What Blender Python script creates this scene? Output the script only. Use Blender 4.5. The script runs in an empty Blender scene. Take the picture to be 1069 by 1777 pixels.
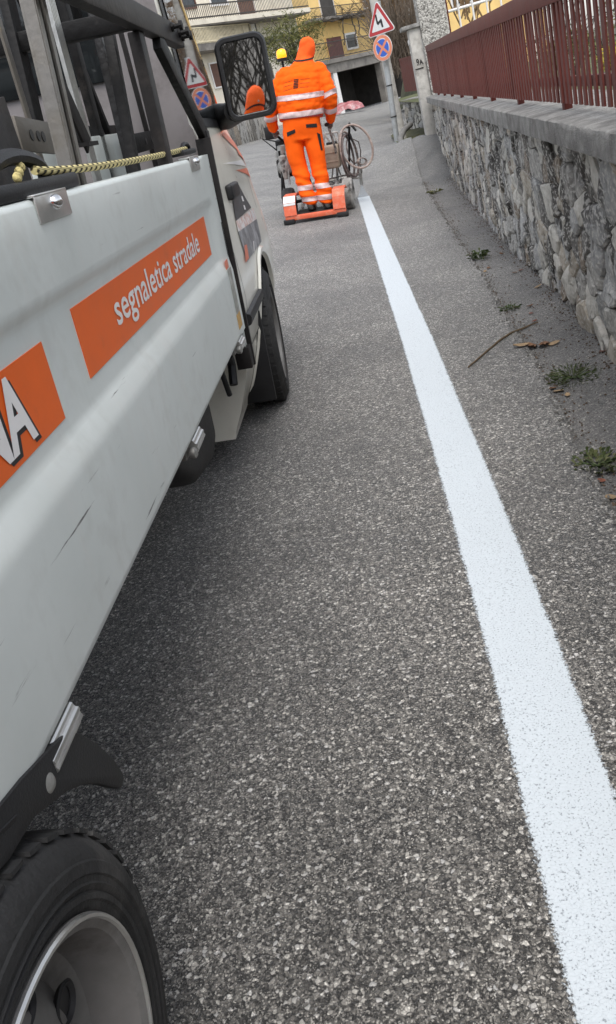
import bpy, bmesh, math, random
from mathutils import Vector, Matrix, noise
from mathutils.bvhtree import BVHTree
R = math.radians
rnd = random.Random(7)
S = bpy.context.scene
COL = S.collection

# ------------------------------------------------------------------ camera, sky, sun, exposure
IMW, IMH, FPX = 1069.0, 1777.0, 1400.0
CAMZ = 1.1
PITCH, ROLL, YAW = R(25.468), R(16.295), R(9.184)
_rz = Matrix.Rotation(YAW, 3, 'Z')
_Rt = _rz @ Vector((1, 0, 0))
_Fw = _rz @ Vector((0, math.cos(PITCH), -math.sin(PITCH)))
_Up = _rz @ Vector((0, math.sin(PITCH), math.cos(PITCH)))
C_I = math.cos(ROLL) * _Rt - math.sin(ROLL) * _Up      # image right
C_D = -math.sin(ROLL) * _Rt - math.cos(ROLL) * _Up     # image down
C_F = _Fw
C_P = Vector((0, 0, CAMZ))
cd = bpy.data.cameras.new('camera')
cd.sensor_fit = 'VERTICAL'; cd.sensor_height = 24.0; cd.lens = FPX / IMH * 24.0
cd.clip_start = 0.02; cd.clip_end = 2000
cam = bpy.data.objects.new('camera', cd); COL.objects.link(cam)
_m = Matrix((C_I, -C_D, -C_F)).transposed().to_4x4(); _m.translation = C_P
cam.matrix_world = _m
S.camera = cam

SUN_EL, SUN_AZ = R(62), R(168)      # veiled sun high behind the photographer
w = bpy.data.worlds.new('World'); S.world = w; w.use_nodes = True
nt = w.node_tree; nt.nodes.clear()
sky = nt.nodes.new('ShaderNodeTexSky'); sky.sky_type = 'NISHITA'; sky.sun_disc = False
sky.sun_elevation = SUN_EL; sky.sun_rotation = SUN_AZ; sky.air_density = 1.0; sky.dust_density = 1.5; sky.ozone_density = 1.0
hsv = nt.nodes.new('ShaderNodeHueSaturation'); hsv.inputs['Saturation'].default_value = 0.3
bg = nt.nodes.new('ShaderNodeBackground'); bg.inputs['Strength'].default_value = 0.15
wo = nt.nodes.new('ShaderNodeOutputWorld')
nt.links.new(sky.outputs[0], hsv.inputs['Color']); nt.links.new(hsv.outputs[0], bg.inputs['Color']); nt.links.new(bg.outputs[0], wo.inputs['Surface'])
sd = bpy.data.lights.new('sun', 'SUN'); sd.energy = 1.2; sd.angle = R(40); sd.color = (1.0, 0.97, 0.93)
sun = bpy.data.objects.new('sun', sd); COL.objects.link(sun)
_sv = Vector((math.sin(SUN_AZ) * math.cos(SUN_EL), math.cos(SUN_AZ) * math.cos(SUN_EL), math.sin(SUN_EL)))
sun.rotation_euler = _sv.to_track_quat('Z', 'Y').to_euler()
sun.location = (0, 0, 30)
S.view_settings.view_transform = 'Standard'; S.view_settings.look = 'None'
S.view_settings.gamma = 1.0; S.view_settings.use_curve_mapping = False
S.view_settings.exposure = 0.92

# ------------------------------------------------------------------ pixel -> direction helpers
def ray(px, py):
    return C_F + C_I * ((px - IMW / 2) / FPX) + C_D * ((py - IMH / 2) / FPX)
def atz(px, py, z):
    d = ray(px, py); return C_P + d * ((z - CAMZ) / d.z)
def aty(px, py, y):
    d = ray(px, py); return C_P + d * (y / d.y)

# ------------------------------------------------------------------ helpers
def sstep(a, b, t):
    t = max(0.0, min(1.0, (t - a) / (b - a))); return t * t * (3 - 2 * t)
def lerp(a, b, t): return a + (b - a) * t
def interp(pts, t):
    if t <= pts[0][0]: return pts[0][1]
    for (a, va), (b, vb) in zip(pts, pts[1:]):
        if t <= b: return va + (vb - va) * (t - a) / (b - a)
    return pts[-1][1]

class MB:
    """collects shapes; build() links them as one mesh object"""
    def __init__(s): s.v = []; s.f = []; s.m = []; s.uv = None
    def add(s, vs, fs, mi=0):
        o = len(s.v); s.v += [Vector(p) for p in vs]
        for f in fs: s.f.append(tuple(i + o for i in f)); s.m.append(mi)
        return s
    def box(s, c, size, rot=None, mi=0):
        x, y, z = size[0] / 2, size[1] / 2, size[2] / 2
        vs = [Vector((a * x, b * y, d * z)) for a in (-1, 1) for b in (-1, 1) for d in (-1, 1)]
        if rot is not None: vs = [rot @ p for p in vs]
        c = Vector(c)
        return s.add([p + c for p in vs], [(0, 1, 3, 2), (4, 6, 7, 5), (0, 4, 5, 1), (2, 3, 7, 6), (0, 2, 6, 4), (1, 5, 7, 3)], mi)
    def bar(s, a, b, wd, dp, up=(0, 0, 1), mi=0):
        """box beam from a to b; wd across (perp. to up), dp along up"""
        a = Vector(a); b = Vector(b); d = (b - a); L = d.length; d.normalize()
        u = Vector(up); sd_ = d.cross(u)
        if sd_.length < 1e-4: sd_ = d.cross(Vector((1, 0, 0)))
        sd_.normalize(); u = sd_.cross(d)
        return s.box((a + b) / 2, (wd, L, dp), Matrix((sd_, d, u)).transposed(), mi)
    def tube(s, pts, r, n=8, caps=True, mi=0, closed=False):
        pts = [Vector(p) for p in pts]; k = len(pts)
        rr = r if isinstance(r, (list, tuple)) else [r] * k
        t0 = (pts[1] - pts[0]).normalized()
        u = t0.cross(Vector((0, 0, 1)))
        if u.length < .05: u = t0.cross(Vector((1, 0, 0)))
        u.normalize(); vs = []
        for i in range(k):
            if closed: t = pts[(i + 1) % k] - pts[i - 1]
            else: t = pts[min(i + 1, k - 1)] - pts[max(i - 1, 0)]
            if t.length < 1e-9: t = t0.copy()
            t.normalize(); u = u - t * u.dot(t)
            if u.length < 1e-6: u = t.orthogonal()
            u.normalize(); w_ = t.cross(u)
            for j in range(n):
                a = 2 * math.pi * j / n
                vs.append(pts[i] + (u * math.cos(a) + w_ * math.sin(a)) * rr[i])
        fs = []
        for i in range(k if closed else k - 1):
            i2 = (i + 1) % k
            for j in range(n):
                j2 = (j + 1) % n; fs.append((i * n + j, i * n + j2, i2 * n + j2, i2 * n + j))
        if caps and not closed:
            fs.append(tuple(range(n))[::-1]); fs.append(tuple((k - 1) * n + j for j in range(n)))
        return s.add(vs, fs, mi)
    def loft(s, rings, caps=True, closed=True, mi=0):
        n = len(rings[0]); vs = [p for r_ in rings for p in r_]; fs = []
        for i in range(len(rings) - 1):
            for j in range(n if closed else n - 1):
                j2 = (j + 1) % n; fs.append((i * n + j, i * n + j2, (i + 1) * n + j2, (i + 1) * n + j))
        if caps and closed:
            fs.append(tuple(range(n))[::-1]); fs.append(tuple((len(rings) - 1) * n + j for j in range(n)))
        return s.add(vs, fs, mi)
    def lathe(s, prof, c=(0, 0, 0), axis='X', n=32, mi=0, closed=False):
        """prof: list of (radius, height along axis)"""
        c = Vector(c); rings = []
        for r_, h in prof:
            ring = []
            for j in range(n):
                a = 2 * math.pi * j / n; p, q = r_ * math.cos(a), r_ * math.sin(a)
                ring.append(c + (Vector((h, p, q)) if axis == 'X' else Vector((p, h, q)) if axis == 'Y' else Vector((p, q, h))))
            rings.append(ring)
        if closed: rings.append(rings[0])
        return s.loft(rings, caps=not closed, mi=mi)
    def prism(s, poly, origin, ux, uy, depth, mi=0):
        """poly 2D (ccw) in the frame ux,uy ; extruded by depth along ux x uy"""
        o = Vector(origin); ux = Vector(ux).normalized(); uy = Vector(uy).normalized(); nz = ux.cross(uy); n = len(poly)
        a = [o + ux * p[0] + uy * p[1] for p in poly]; b = [p + nz * depth for p in a]
        fs = [tuple(range(n))[::-1], tuple(range(n, 2 * n))]
        fs += [(i, (i + 1) % n, n + (i + 1) % n, n + i) for i in range(n)]
        return s.add(a + b, fs, mi)
    def build(s, name, mats, parent=None, smooth=False, bevel=0, bseg=2, fix=True, angle=40):
        me = bpy.data.meshes.new(name)
        me.from_pydata([tuple(p) for p in s.v], [], s.f)
        if not isinstance(mats, (list, tuple)): mats = [mats]
        for m_ in mats: me.materials.append(m_)
        for p, i in zip(me.polygons, s.m): p.material_index = i
        if fix or bevel:
            bm = bmesh.new(); bm.from_mesh(me)
            if fix: bmesh.ops.recalc_face_normals(bm, faces=bm.faces)
            if bevel:
                es = [e for e in bm.edges if len(e.link_faces) == 2 and e.calc_face_angle(0) > R(30)]
                bmesh.ops.bevel(bm, geom=es, offset=bevel, segments=bseg, affect='EDGES', profile=.5, clamp_overlap=True)
            bm.to_mesh(me); bm.free()
        if smooth or bevel:
            me.shade_smooth()
            try: me.set_sharp_from_angle(angle=R(angle))
            except Exception: pass
        o = bpy.data.objects.new(name, me); COL.objects.link(o)
        if parent is not None: o.parent = parent
        return o

def tag(o, label=None, cat=None, group=None, kind=None):
    if label: o['label'] = label
    if cat: o['category'] = cat
    if group: o['group'] = group
    if kind: o['kind'] = kind
    return o
def thing(name, label, cat, loc=(0, 0, 0), rz=0, group=None):
    o = bpy.data.objects.new(name, None); COL.objects.link(o)
    o.empty_display_size = .1; o.location = loc; o.rotation_euler = (0, 0, rz)
    return tag(o, label, cat, group)
def struct(o): o['kind'] = 'structure'; return o

# ------------------------------------------------------------------ materials
def newmat(name):
    m = bpy.data.materials.new(name); m.use_nodes = True; t = m.node_tree
    b = t.nodes['Principled BSDF']; return m, t, b
def N(t, k, **kw):
    n = t.nodes.new('ShaderNode' + k)
    for a, v in kw.items(): setattr(n, a, v)
    return n
def ramp(t, stops, interp_='LINEAR'):
    n = N(t, 'ValToRGB'); n.color_ramp.interpolation = interp_
    e = n.color_ramp.elements
    while len(e) > 1: e.remove(e[-1])
    e[0].position = stops[0][0]; e[0].color = (*stops[0][1], 1)
    for p, c_ in stops[1:]:
        x = e.new(p); x.color = (*c_, 1)
    return n
def mat(name, col, rough=.6, metal=0., var=.15, vs=6., bump=0., bs=60., dirt=None, ds=3., dl=(.5, .68), spec=.5, coat=0., coord='Object'):
    """paint-like material: colour with large and fine noise, optional dirt colour in patches, fine relief"""
    m, t, b = newmat(name); L = t.links.new
    tc = N(t, 'TexCoord')
    n1 = N(t, 'TexNoise'); n1.inputs['Scale'].default_value = vs; n1.inputs['Detail'].default_value = 8; n1.inputs['Roughness'].default_value = .65
    L(tc.outputs[coord], n1.inputs['Vector'])
    lo = tuple(c_ * (1 - var) for c_ in col); hi = tuple(min(1, c_ * (1 + var)) for c_ in col)
    r1 = ramp(t, [(.3, lo), (.7, hi)]); L(n1.outputs['Fac'], r1.inputs['Fac'])
    out = r1.outputs['Color']
    if dirt:
        n2 = N(t, 'TexNoise'); n2.inputs['Scale'].default_value = ds; n2.inputs['Detail'].default_value = 10; n2.inputs['Roughness'].default_value = .7
        L(tc.outputs[coord], n2.inputs['Vector'])
        r2 = ramp(t, [(dl[0], (0, 0, 0)), (dl[1], (1, 1, 1))]); L(n2.outputs['Fac'], r2.inputs['Fac'])
        mx = N(t, 'MixRGB'); L(r2.outputs['Color'], mx.inputs['Fac']); L(out, mx.inputs['Color1']); mx.inputs['Color2'].default_value = (*dirt, 1)
        out = mx.outputs['Color']
    L(out, b.inputs['Base Color'])
    b.inputs['Metallic'].default_value = metal; b.inputs['Specular IOR Level'].default_value = spec
    rr = N(t, 'MapRange'); rr.inputs['To Min'].default_value = max(.02, rough - .08); rr.inputs['To Max'].default_value = min(1, rough + .12)
    L(n1.outputs['Fac'], rr.inputs['Value']); L(rr.outputs[0], b.inputs['Roughness'])
    if coat: b.inputs['Coat Weight'].default_value = coat; b.inputs['Coat Roughness'].default_value = .08
    if bump:
        n3 = N(t, 'TexNoise'); n3.inputs['Scale'].default_value = bs; n3.inputs['Detail'].default_value = 6
        L(tc.outputs[coord], n3.inputs['Vector'])
        bp = N(t, 'Bump'); bp.inputs['Strength'].default_value = bump; bp.inputs['Distance'].default_value = .01
        L(n3.outputs['Fac'], bp.inputs['Height']); L(bp.outputs[0], b.inputs['Normal'])
    return m

def asphalt(name, dark, mid, light, scale, tint=(1, 1, 1), wear=.5, bstr=.8):
    """bitumen with stones of several sizes showing through"""
    m, t, b = newmat(name); L = t.links.new
    tc = N(t, 'TexCoord')
    nz = N(t, 'TexNoise'); nz.inputs['Scale'].default_value = scale * 1.3; nz.inputs['Detail'].default_value = 2
    L(tc.outputs['Object'], nz.inputs['Vector'])
    vm = N(t, 'MixRGB'); vm.blend_type = 'ADD'; vm.inputs['Fac'].default_value = .004
    L(tc.outputs['Object'], vm.inputs['Color1']); L(nz.outputs['Color'], vm.inputs['Color2'])
    v1 = N(t, 'TexVoronoi'); v1.inputs['Scale'].default_value = scale; v1.inputs['Randomness'].default_value = 1
    v2 = N(t, 'TexVoronoi'); v2.inputs['Scale'].default_value = scale * 2.6
    v1d = N(t, 'TexVoronoi', feature='DISTANCE_TO_EDGE'); v1d.inputs['Scale'].default_value = scale
    for v in (v1, v2, v1d): L(vm.outputs[0], v.inputs['Vector'])
    s1 = N(t, 'SeparateColor'); L(v1.outputs['Color'], s1.inputs[0])
    s2 = N(t, 'SeparateColor'); L(v2.outputs['Color'], s2.inputs[0])
    r1 = ramp(t, [(0, dark), (.40, dark), (.60, mid), (.84, mid), (.94, light), (1, tuple(min(1, c_ * 1.35) for c_ in light))])
    L(s1.outputs[0], r1.inputs['Fac'])
    r2 = ramp(t, [(0, tuple(c_ * .45 for c_ in dark)), (.5, dark), (.8, mid), (1, light)])
    L(s2.outputs[0], r2.inputs['Fac'])
    mx = N(t, 'MixRGB'); mx.inputs['Fac'].default_value = .5
    L(r1.outputs[0], mx.inputs['Color1']); L(r2.outputs[0], mx.inputs['Color2'])
    # dark binder in the joints between the stones
    re = ramp(t, [(0, (.25, .25, .25)), (.16, (1, 1, 1))]); L(v1d.outputs['Distance'], re.inputs['Fac'])
    mj = N(t, 'MixRGB'); mj.blend_type = 'MULTIPLY'; mj.inputs['Fac'].default_value = .85
    L(mx.outputs[0], mj.inputs['Color1']); L(re.outputs[0], mj.inputs['Color2'])
    # wear: broad patches of polished / dirty surface
    n2 = N(t, 'TexNoise'); n2.inputs['Scale'].default_value = 1.1; n2.inputs['Detail'].default_value = 9; n2.inputs['Roughness'].default_value = .62
    L(tc.outputs['Object'], n2.inputs['Vector'])
    rw = ramp(t, [(.3, tuple(1 - wear * .55 for _ in range(3))), (.7, tuple(1 + wear * .45 for _ in range(3)))])
    L(n2.outputs['Fac'], rw.inputs['Fac'])
    m2 = N(t, 'MixRGB'); m2.blend_type = 'MULTIPLY'; m2.inputs['Fac'].default_value = 1
    L(mj.outputs[0], m2.inputs['Color1']); L(rw.outputs[0], m2.inputs['Color2'])
    m3 = N(t, 'MixRGB'); m3.blend_type = 'MULTIPLY'; m3.inputs['Fac'].default_value = 1; m3.inputs['Color2'].default_value = (*tint, 1)
    L(m2.outputs[0], m3.inputs['Color1']); L(m3.outputs[0], b.inputs['Base Color'])
    b.inputs['Roughness'].default_value = .72; b.inputs['Specular IOR Level'].default_value = .4
    b.inputs['Sheen Weight'].default_value = .35; b.inputs['Sheen Roughness'].default_value = .45; b.inputs['Sheen Tint'].default_value = (.9, .92, .95, 1)
    # relief: stones stand proud of the binder
    mh = N(t, 'Math', operation='ADD'); L(s1.outputs[1], mh.inputs[0]); L(v1d.outputs['Distance'], mh.inputs[1])
    mh2 = N(t, 'Math', operation='ADD'); mm = N(t, 'Math', operation='MULTIPLY'); mm.inputs[1].default_value = .5
    L(s2.outputs[1], mm.inputs[0]); L(mh.outputs[0], mh2.inputs[0]); L(mm.outputs[0], mh2.inputs[1])
    bp = N(t, 'Bump'); bp.inputs['Strength'].default_value = bstr; bp.inputs['Distance'].default_value = .0035
    L(mh2.outputs[0], bp.inputs['Height'])
    n4 = N(t, 'TexNoise'); n4.inputs['Scale'].default_value = 7; n4.inputs['Detail'].default_value = 4
    L(tc.outputs['Object'], n4.inputs['Vector'])
    bp2 = N(t, 'Bump'); bp2.inputs['Strength'].default_value = .35; bp2.inputs['Distance'].default_value = .03
    L(n4.outputs['Fac'], bp2.inputs['Height']); L(bp.outputs[0], bp2.inputs['Normal']); L(bp2.outputs[0], b.inputs['Normal'])
    return m

M = {}
M['road'] = asphalt('road asphalt', (.040, .038, .035), (.28, .267, .245), (1.0, .97, .90), 150, tint=(1.02, 1.0, .97), wear=.75, bstr=1.)
M['gutter'] = asphalt('gutter asphalt', (.07, .067, .062), (.26, .252, .238), (.60, .58, .54), 185, tint=(1.0, .97, .93), wear=1.0, bstr=.9)

# ------------------------------------------------------------------ the ground
CRACK = [(-8, .36), (0, .42), (1.95, .475), (2.3, .488), (2.6, .51), (3.24, .553), (3.92, .57), (5.23, .628), (7, .685), (9.7, .77), (12, .87), (13.8, .972), (15, 1.05), (17, 1.15), (21, 1.2), (24, 1.25), (30, 3), (50, 9), (115, 30)]
def wall_x(y): return .645 + .052 * y          # face of the roadside wall
def cap_x(y): return .565 + .052 * y
def ground(x, y):
    s = .03 + .07 * sstep(2.5, 7, y) + .03 * sstep(9, 20, y)
    z = -s * (max(-14, min(1.7, x)) - .12) + .005 * max(0, y - 14)
    a = .30 * sstep(-.5, .55, x) + .17 * sstep(.5, 1.2, x)
    t = y - (13.7 + (1.2 - max(.1, min(1.2, x))) * 2.1)
    hump = sstep(-2.6, 0, t) * (1 - .95 * sstep(.1, 2.2, t))
    return z + a * hump + .055 * sstep(.5, .86, x) * (1 - sstep(4, 6.5, y))
def ys(a, b, fine, grow=1.06, start=8):
    out = []; y = a; st = fine
    while y < b:
        out.append(y); y += st
        if y > start: st *= grow
    out.append(b); return out

def ground_sheet(name, m, rows, xl, xr, ncol, lift=0., skirt=0., power=1.8, jag=0.):
    mb = MB(); vs = []; k = ncol + 1 + (1 if skirt else 0)
    for y in rows:
        a, b = xl(y), xr(y)
        if jag and y < 14:
            b += jag * (noise.noise(Vector((y * 9, 3.1, 0))) + .7 * noise.noise(Vector((y * 31, 1.7, 5))))
        for i in range(ncol + 1):
            t = 1 - (1 - i / ncol) ** power; x = a + (b - a) * t
            vs.append((x, y, ground(x, y) + lift + .004 * noise.noise(Vector((x * 3, y * 3, 0)))))
        if skirt:
            x, _, z = vs[-1]; vs.append((x + .006, y, z - skirt))
    fs = []
    for r_ in range(len(rows) - 1):
        for i in range(k - 1):
            p = r_ * k + i; fs.append((p, p + 1, p + k + 1, p + k))
    mb.add(vs, fs)
    return struct(mb.build(name, m, smooth=True, fix=False, angle=50))

M['soil'] = mat('soil and rough grass', (.06, .065, .035), .95, var=.5, vs=1.5, bump=.6, bs=25, dirt=(.10, .085, .06), ds=.6)
rows = ys(-10, 112, .045)
ground_sheet('road', M['road'], rows, lambda y: -16 - max(0, y) * .25, lambda y: interp(CRACK, y), 46, skirt=.03, jag=.022)
rows = ys(-10, 14.0, .08, 1.02)
ground_sheet('gutter', M['gutter'], rows, lambda y: interp(CRACK, y) - .06, lambda y: wall_x(y) + .12, 14, lift=-.016, power=1.0)
mb = MB(); k = 60
pts = []
for i in range(k + 1):
    for j in range(k + 1):
        x = -400 + 800 * i / k; y = -150 + 700 * j / k
        pts.append((x, y, -1.2 + .003 * max(0, y - 60)))
mb.add(pts, [(i * (k + 1) + j, (i + 1) * (k + 1) + j, (i + 1) * (k + 1) + j + 1, i * (k + 1) + j + 1) for i in range(k) for j in range(k)])
struct(mb.build('terrain', M['soil'], fix=False))

# ------------------------------------------------------------------ the freshly sprayed line
LINE_L = [(-3, .03), (-.5, .035), (.69, .048), (1.4, .061), (2.19, .063), (3.86, .054), (7.19, .015), (11.0, -.026)]
LINE_END = 10.72
def line_mat():
    m, t, b = newmat('wet white road paint'); L = t.links.new
    uv = N(t, 'UVMap'); sep = N(t, 'SeparateXYZ'); L(uv.outputs[0], sep.inputs[0])
    tc = N(t, 'TexCoord')
    n1 = N(t, 'TexNoise'); n1.inputs['Scale'].default_value = 170; n1.inputs['Detail'].default_value = 3; n1.inputs['Roughness'].default_value = .7
    n2 = N(t, 'TexNoise'); n2.inputs['Scale'].default_value = 14; n2.inputs['Detail'].default_value = 3
    L(tc.outputs['Object'], n1.inputs['Vector']); L(tc.outputs['Object'], n2.inputs['Vector'])
    # distance from the edge (metres) in U ; sprayed edge breaks up over the stones
    a = N(t, 'Math', operation='MULTIPLY_ADD'); a.inputs[1].default_value = .034; a.inputs[2].default_value = -.017; L(n1.outputs['Fac'], a.inputs[0])
    a2 = N(t, 'Math', operation='MULTIPLY_ADD'); a2.inputs[1].default_value = .010; a2.inputs[2].default_value = -.005; L(n2.outputs['Fac'], a2.inputs[0])
    s_ = N(t, 'Math', operation='ADD'); L(sep.outputs[0], s_.inputs[0]); L(a.outputs[0], s_.inputs[1])
    s2 = N(t, 'Math', operation='ADD'); L(s_.outputs[0], s2.inputs[0]); L(a2.outputs[0], s2.inputs[1])
    mr = N(t, 'MapRange'); mr.inputs['From Min'].default_value = .007; mr.inputs['From Max'].default_value = .013; L(s2.outputs[0], mr.inputs['Value'])
    # pin holes between the stones
    v = N(t, 'TexVoronoi'); v.inputs['Scale'].default_value = 150; L(tc.outputs['Object'], v.inputs['Vector'])
    sc = N(t, 'SeparateColor'); L(v.outputs['Color'], sc.inputs[0])
    n3 = N(t, 'TexNoise'); n3.inputs['Scale'].default_value = 260; n3.inputs['Detail'].default_value = 2; L(tc.outputs['Object'], n3.inputs['Vector'])
    r1 = ramp(t, [(.30, (.28, .31, .34)), (.41, (.62, .675, .71)), (1, (.69, .745, .785))]); L(n3.outputs['Fac'], r1.inputs['Fac'])
    L(r1.outputs[0], b.inputs['Base Color']); b.inputs['Roughness'].default_value = .45
    bp = N(t, 'Bump'); bp.inputs['Strength'].default_value = .9; bp.inputs['Distance'].default_value = .0045
    L(sc.outputs[1], bp.inputs['Height']); L(bp.outputs[0], b.inputs['Normal'])
    L(mr.outputs[0], b.inputs['Alpha'])
    return m
M['line'] = line_mat()
ysl = [y for y in ys(-3, LINE_END, .05)]
vs = []; uvs = []; nc = 8; WL = .166
for y in ysl:
    for i in range(nc + 1):
        x = interp(LINE_L, y) - .012 + WL * i / nc
        vs.append((x, y, ground(x, y) + .004 * noise.noise(Vector((x * 3, y * 3, 0))) + .0045)); uvs.append((min(i, nc - i) / nc * WL, y))
fs = [(r_ * (nc + 1) + i, r_ * (nc + 1) + i + 1, (r_ + 1) * (nc + 1) + i + 1, (r_ + 1) * (nc + 1) + i) for r_ in range(len(ysl) - 1) for i in range(nc)]
mb = MB().add(vs, fs); lo = mb.build('painted_line', M['line'], smooth=True, fix=False)
ul = lo.data.uv_layers.new(name='UVMap')
for lp in lo.data.loops: ul.data[lp.index].uv = uvs[lp.vertex_index]
struct(lo)

# ------------------------------------------------------------------ shared materials
M['steel'] = mat('galvanised steel', (.42, .42, .40), .42, metal=.7, var=.25, vs=9, bump=.15, bs=80, dirt=(.16, .14, .12), ds=5)
M['alu'] = mat('aluminium', (.62, .62, .60), .3, metal=.85, var=.1, vs=20, bump=.05)
M['chrome'] = mat('polished steel', (.7, .7, .7), .14, metal=1, var=.06, vs=20)
M['black'] = mat('black painted steel', (.010, .0095, .0095), .5, var=.4, vs=8, bump=.2, bs=50, dirt=(.05, .043, .038), ds=7, dl=(.56, .75), spec=.2)
M['greyblack'] = mat('worn grey-black steel', (.020, .018, .0175), .55, var=.35, vs=7, bump=.2, bs=50, dirt=(.055, .045, .039), ds=8, dl=(.52, .75), spec=.2)
M['plastic'] = mat('black plastic', (.014, .014, .015), .5, var=.3, vs=14, bump=.12, bs=300, dirt=(.04, .038, .036), ds=5, dl=(.55, .8), spec=.4)
M['rubber'] = mat('tyre rubber', (.020, .020, .020), .7, var=.35, vs=12, bump=.25, bs=120, dirt=(.10, .095, .088), ds=5, dl=(.52, .76))
M['rim'] = mat('silver wheel paint', (.21, .205, .197), .5, metal=.3, var=.2, vs=10, dirt=(.09, .08, .07), ds=6, dl=(.48, .7))
M['cream'] = mat('cream white cab paint', (.74, .72, .635), .28, var=.06, vs=4, dirt=(.54, .515, .44), ds=3.5, dl=(.52, .8), coat=.4)
M['cabback'] = mat('grey cab rear wall', (.24, .22, .22), .5, var=.1, vs=4, dirt=(.15, .135, .13), ds=4)
M['orange'] = mat('orange vinyl', (.80, .125, .008), .4, var=.07, vs=7, dirt=(.62, .11, .02), ds=9, dl=(.58, .8))
M['white'] = mat('white vinyl', (.78, .76, .74), .45, var=.05, vs=20)
M['ink'] = mat('black vinyl', (.015, .015, .016), .45, var=.2, vs=20)
M['darkgrey'] = mat('dark grey vinyl', (.06, .06, .065), .4, var=.25, vs=14)
M['salmon'] = mat('salmon reflective vinyl', (.72, .20, .12), .4, var=.08, vs=14)
M['yellowcord'] = None

def glass_mat(name, tint, rough=.02):
    m, t, b = newmat(name)
    b.inputs['Base Color'].default_value = (*tint, 1); b.inputs['Roughness'].default_value = rough
    b.inputs['Specular IOR Level'].default_value = .5; b.inputs['IOR'].default_value = 1.42
    n = N(t, 'TexNoise'); n.inputs['Scale'].default_value = 3
    r_ = ramp(t, [(.4, tint), (.75, tuple(min(1, c * 1.6 + .01) for c in tint))]); t.links.new(n.outputs['Fac'], r_.inputs['Fac']); t.links.new(r_.outputs[0], b.inputs['Base Color'])
    return m
M['glass'] = glass_mat('dark cab glass', (.012, .014, .015))
m_, t_, b_ = newmat('mirror silver'); b_.inputs['Metallic'].default_value = 1; b_.inputs['Roughness'].default_value = .015
n_ = N(t_, 'TexNoise'); n_.inputs['Scale'].default_value = 40; r_ = ramp(t_, [(.3, (.80, .82, .84)), (.7, (.88, .9, .92))]); t_.links.new(n_.outputs['Fac'], r_.inputs['Fac']); t_.links.new(r_.outputs[0], b_.inputs['Base Color'])
M['mirror'] = m_

def panel_mat():
    """grey-green painted aluminium drop side with rub marks and long scratches"""
    m, t, b = newmat('grey-green drop side paint'); L = t.links.new
    tc = N(t, 'TexCoord')
    n1 = N(t, 'TexNoise'); n1.inputs['Scale'].default_value = 3.2; n1.inputs['Detail'].default_value = 9; n1.inputs['Roughness'].default_value = .66
    L(tc.outputs['Object'], n1.inputs['Vector'])
    r1 = ramp(t, [(.3, (.63, .67, .64)), (.7, (.72, .755, .725))]); L(n1.outputs['Fac'], r1.inputs['Fac'])
    # long thin scratches: stretched noise, slanting along the side
    mp = N(t, 'Mapping'); mp.inputs['Rotation'].default_value = (R(-9), 0, 0); mp.inputs['Scale'].default_value = (1, 3.2, 75)
    L(tc.outputs['Object'], mp.inputs['Vector'])
    n2 = N(t, 'TexNoise'); n2.inputs['Scale'].default_value = 1.0; n2.inputs['Detail'].default_value = 5; n2.inputs['Roughness'].default_value = .6
    L(mp.outputs[0], n2.inputs['Vector'])
    r2 = ramp(t, [(.655, (0, 0, 0)), (.70, (1, 1, 1))]); L(n2.outputs['Fac'], r2.inputs['Fac'])
    n2b = N(t, 'TexNoise'); n2b.inputs['Scale'].default_value = 2.6; L(tc.outputs['Object'], n2b.inputs['Vector'])
    r2b = ramp(t, [(.5, (0, 0, 0)), (.58, (1, 1, 1))]); L(n2b.outputs['Fac'], r2b.inputs['Fac'])
    mm = N(t, 'MixRGB'); mm.blend_type = 'MULTIPLY'; mm.inputs['Fac'].default_value = 1; L(r2.outputs[0], mm.inputs['Color1']); L(r2b.outputs[0], mm.inputs['Color2'])
    mx = N(t, 'MixRGB'); L(mm.outputs[0], mx.inputs['Fac']); L(r1.outputs[0], mx.inputs['Color1']); mx.inputs['Color2'].default_value = (.10, .10, .095, 1)
    # vertical rain streaks of pale dust
    mp3 = N(t, 'Mapping'); mp3.inputs['Scale'].default_value = (1, 22, 2.2); L(tc.outputs['Object'], mp3.inputs['Vector'])
    n3 = N(t, 'TexNoise'); n3.inputs['Scale'].default_value = 1.; n3.inputs['Detail'].default_value = 6; L(mp3.outputs[0], n3.inputs['Vector'])
    r3 = ramp(t, [(.55, (0, 0, 0)), (.8, (.55, .55, .55))]); L(n3.outputs['Fac'], r3.inputs['Fac'])
    m3 = N(t, 'MixRGB'); L(r3.outputs[0], m3.inputs['Fac']); L(mx.outputs[0], m3.inputs['Color1']); m3.inputs['Color2'].default_value = (.68, .69, .65, 1)
    # fine road grime, denser in cloudy patches
    n5 = N(t, 'TexNoise'); n5.inputs['Scale'].default_value = 30; n5.inputs['Detail'].default_value = 5; L(tc.outputs['Object'], n5.inputs['Vector'])
    n6 = N(t, 'TexNoise'); n6.inputs['Scale'].default_value = 4.5; n6.inputs['Detail'].default_value = 6; L(tc.outputs['Object'], n6.inputs['Vector'])
    ad = N(t, 'Math', operation='MULTIPLY'); L(n5.outputs['Fac'], ad.inputs[0]); L(n6.outputs['Fac'], ad.inputs[1])
    r5 = ramp(t, [(.27, (0, 0, 0)), (.45, (.30, .30, .30))]); L(ad.outputs[0], r5.inputs['Fac'])
    m5 = N(t, 'MixRGB'); L(r5.outputs[0], m5.inputs['Fac']); L(m3.outputs[0], m5.inputs['Color1']); m5.inputs['Color2'].default_value = (.48, .49, .45, 1)
    L(m5.outputs[0], b.inputs['Base Color'])
    rr = N(t, 'MapRange'); rr.inputs['To Min'].default_value = .26; rr.inputs['To Max'].default_value = .5; L(n1.outputs['Fac'], rr.inputs['Value']); L(rr.outputs[0], b.inputs['Roughness'])
    b.inputs['Metallic'].default_value = .15
    return m
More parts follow.
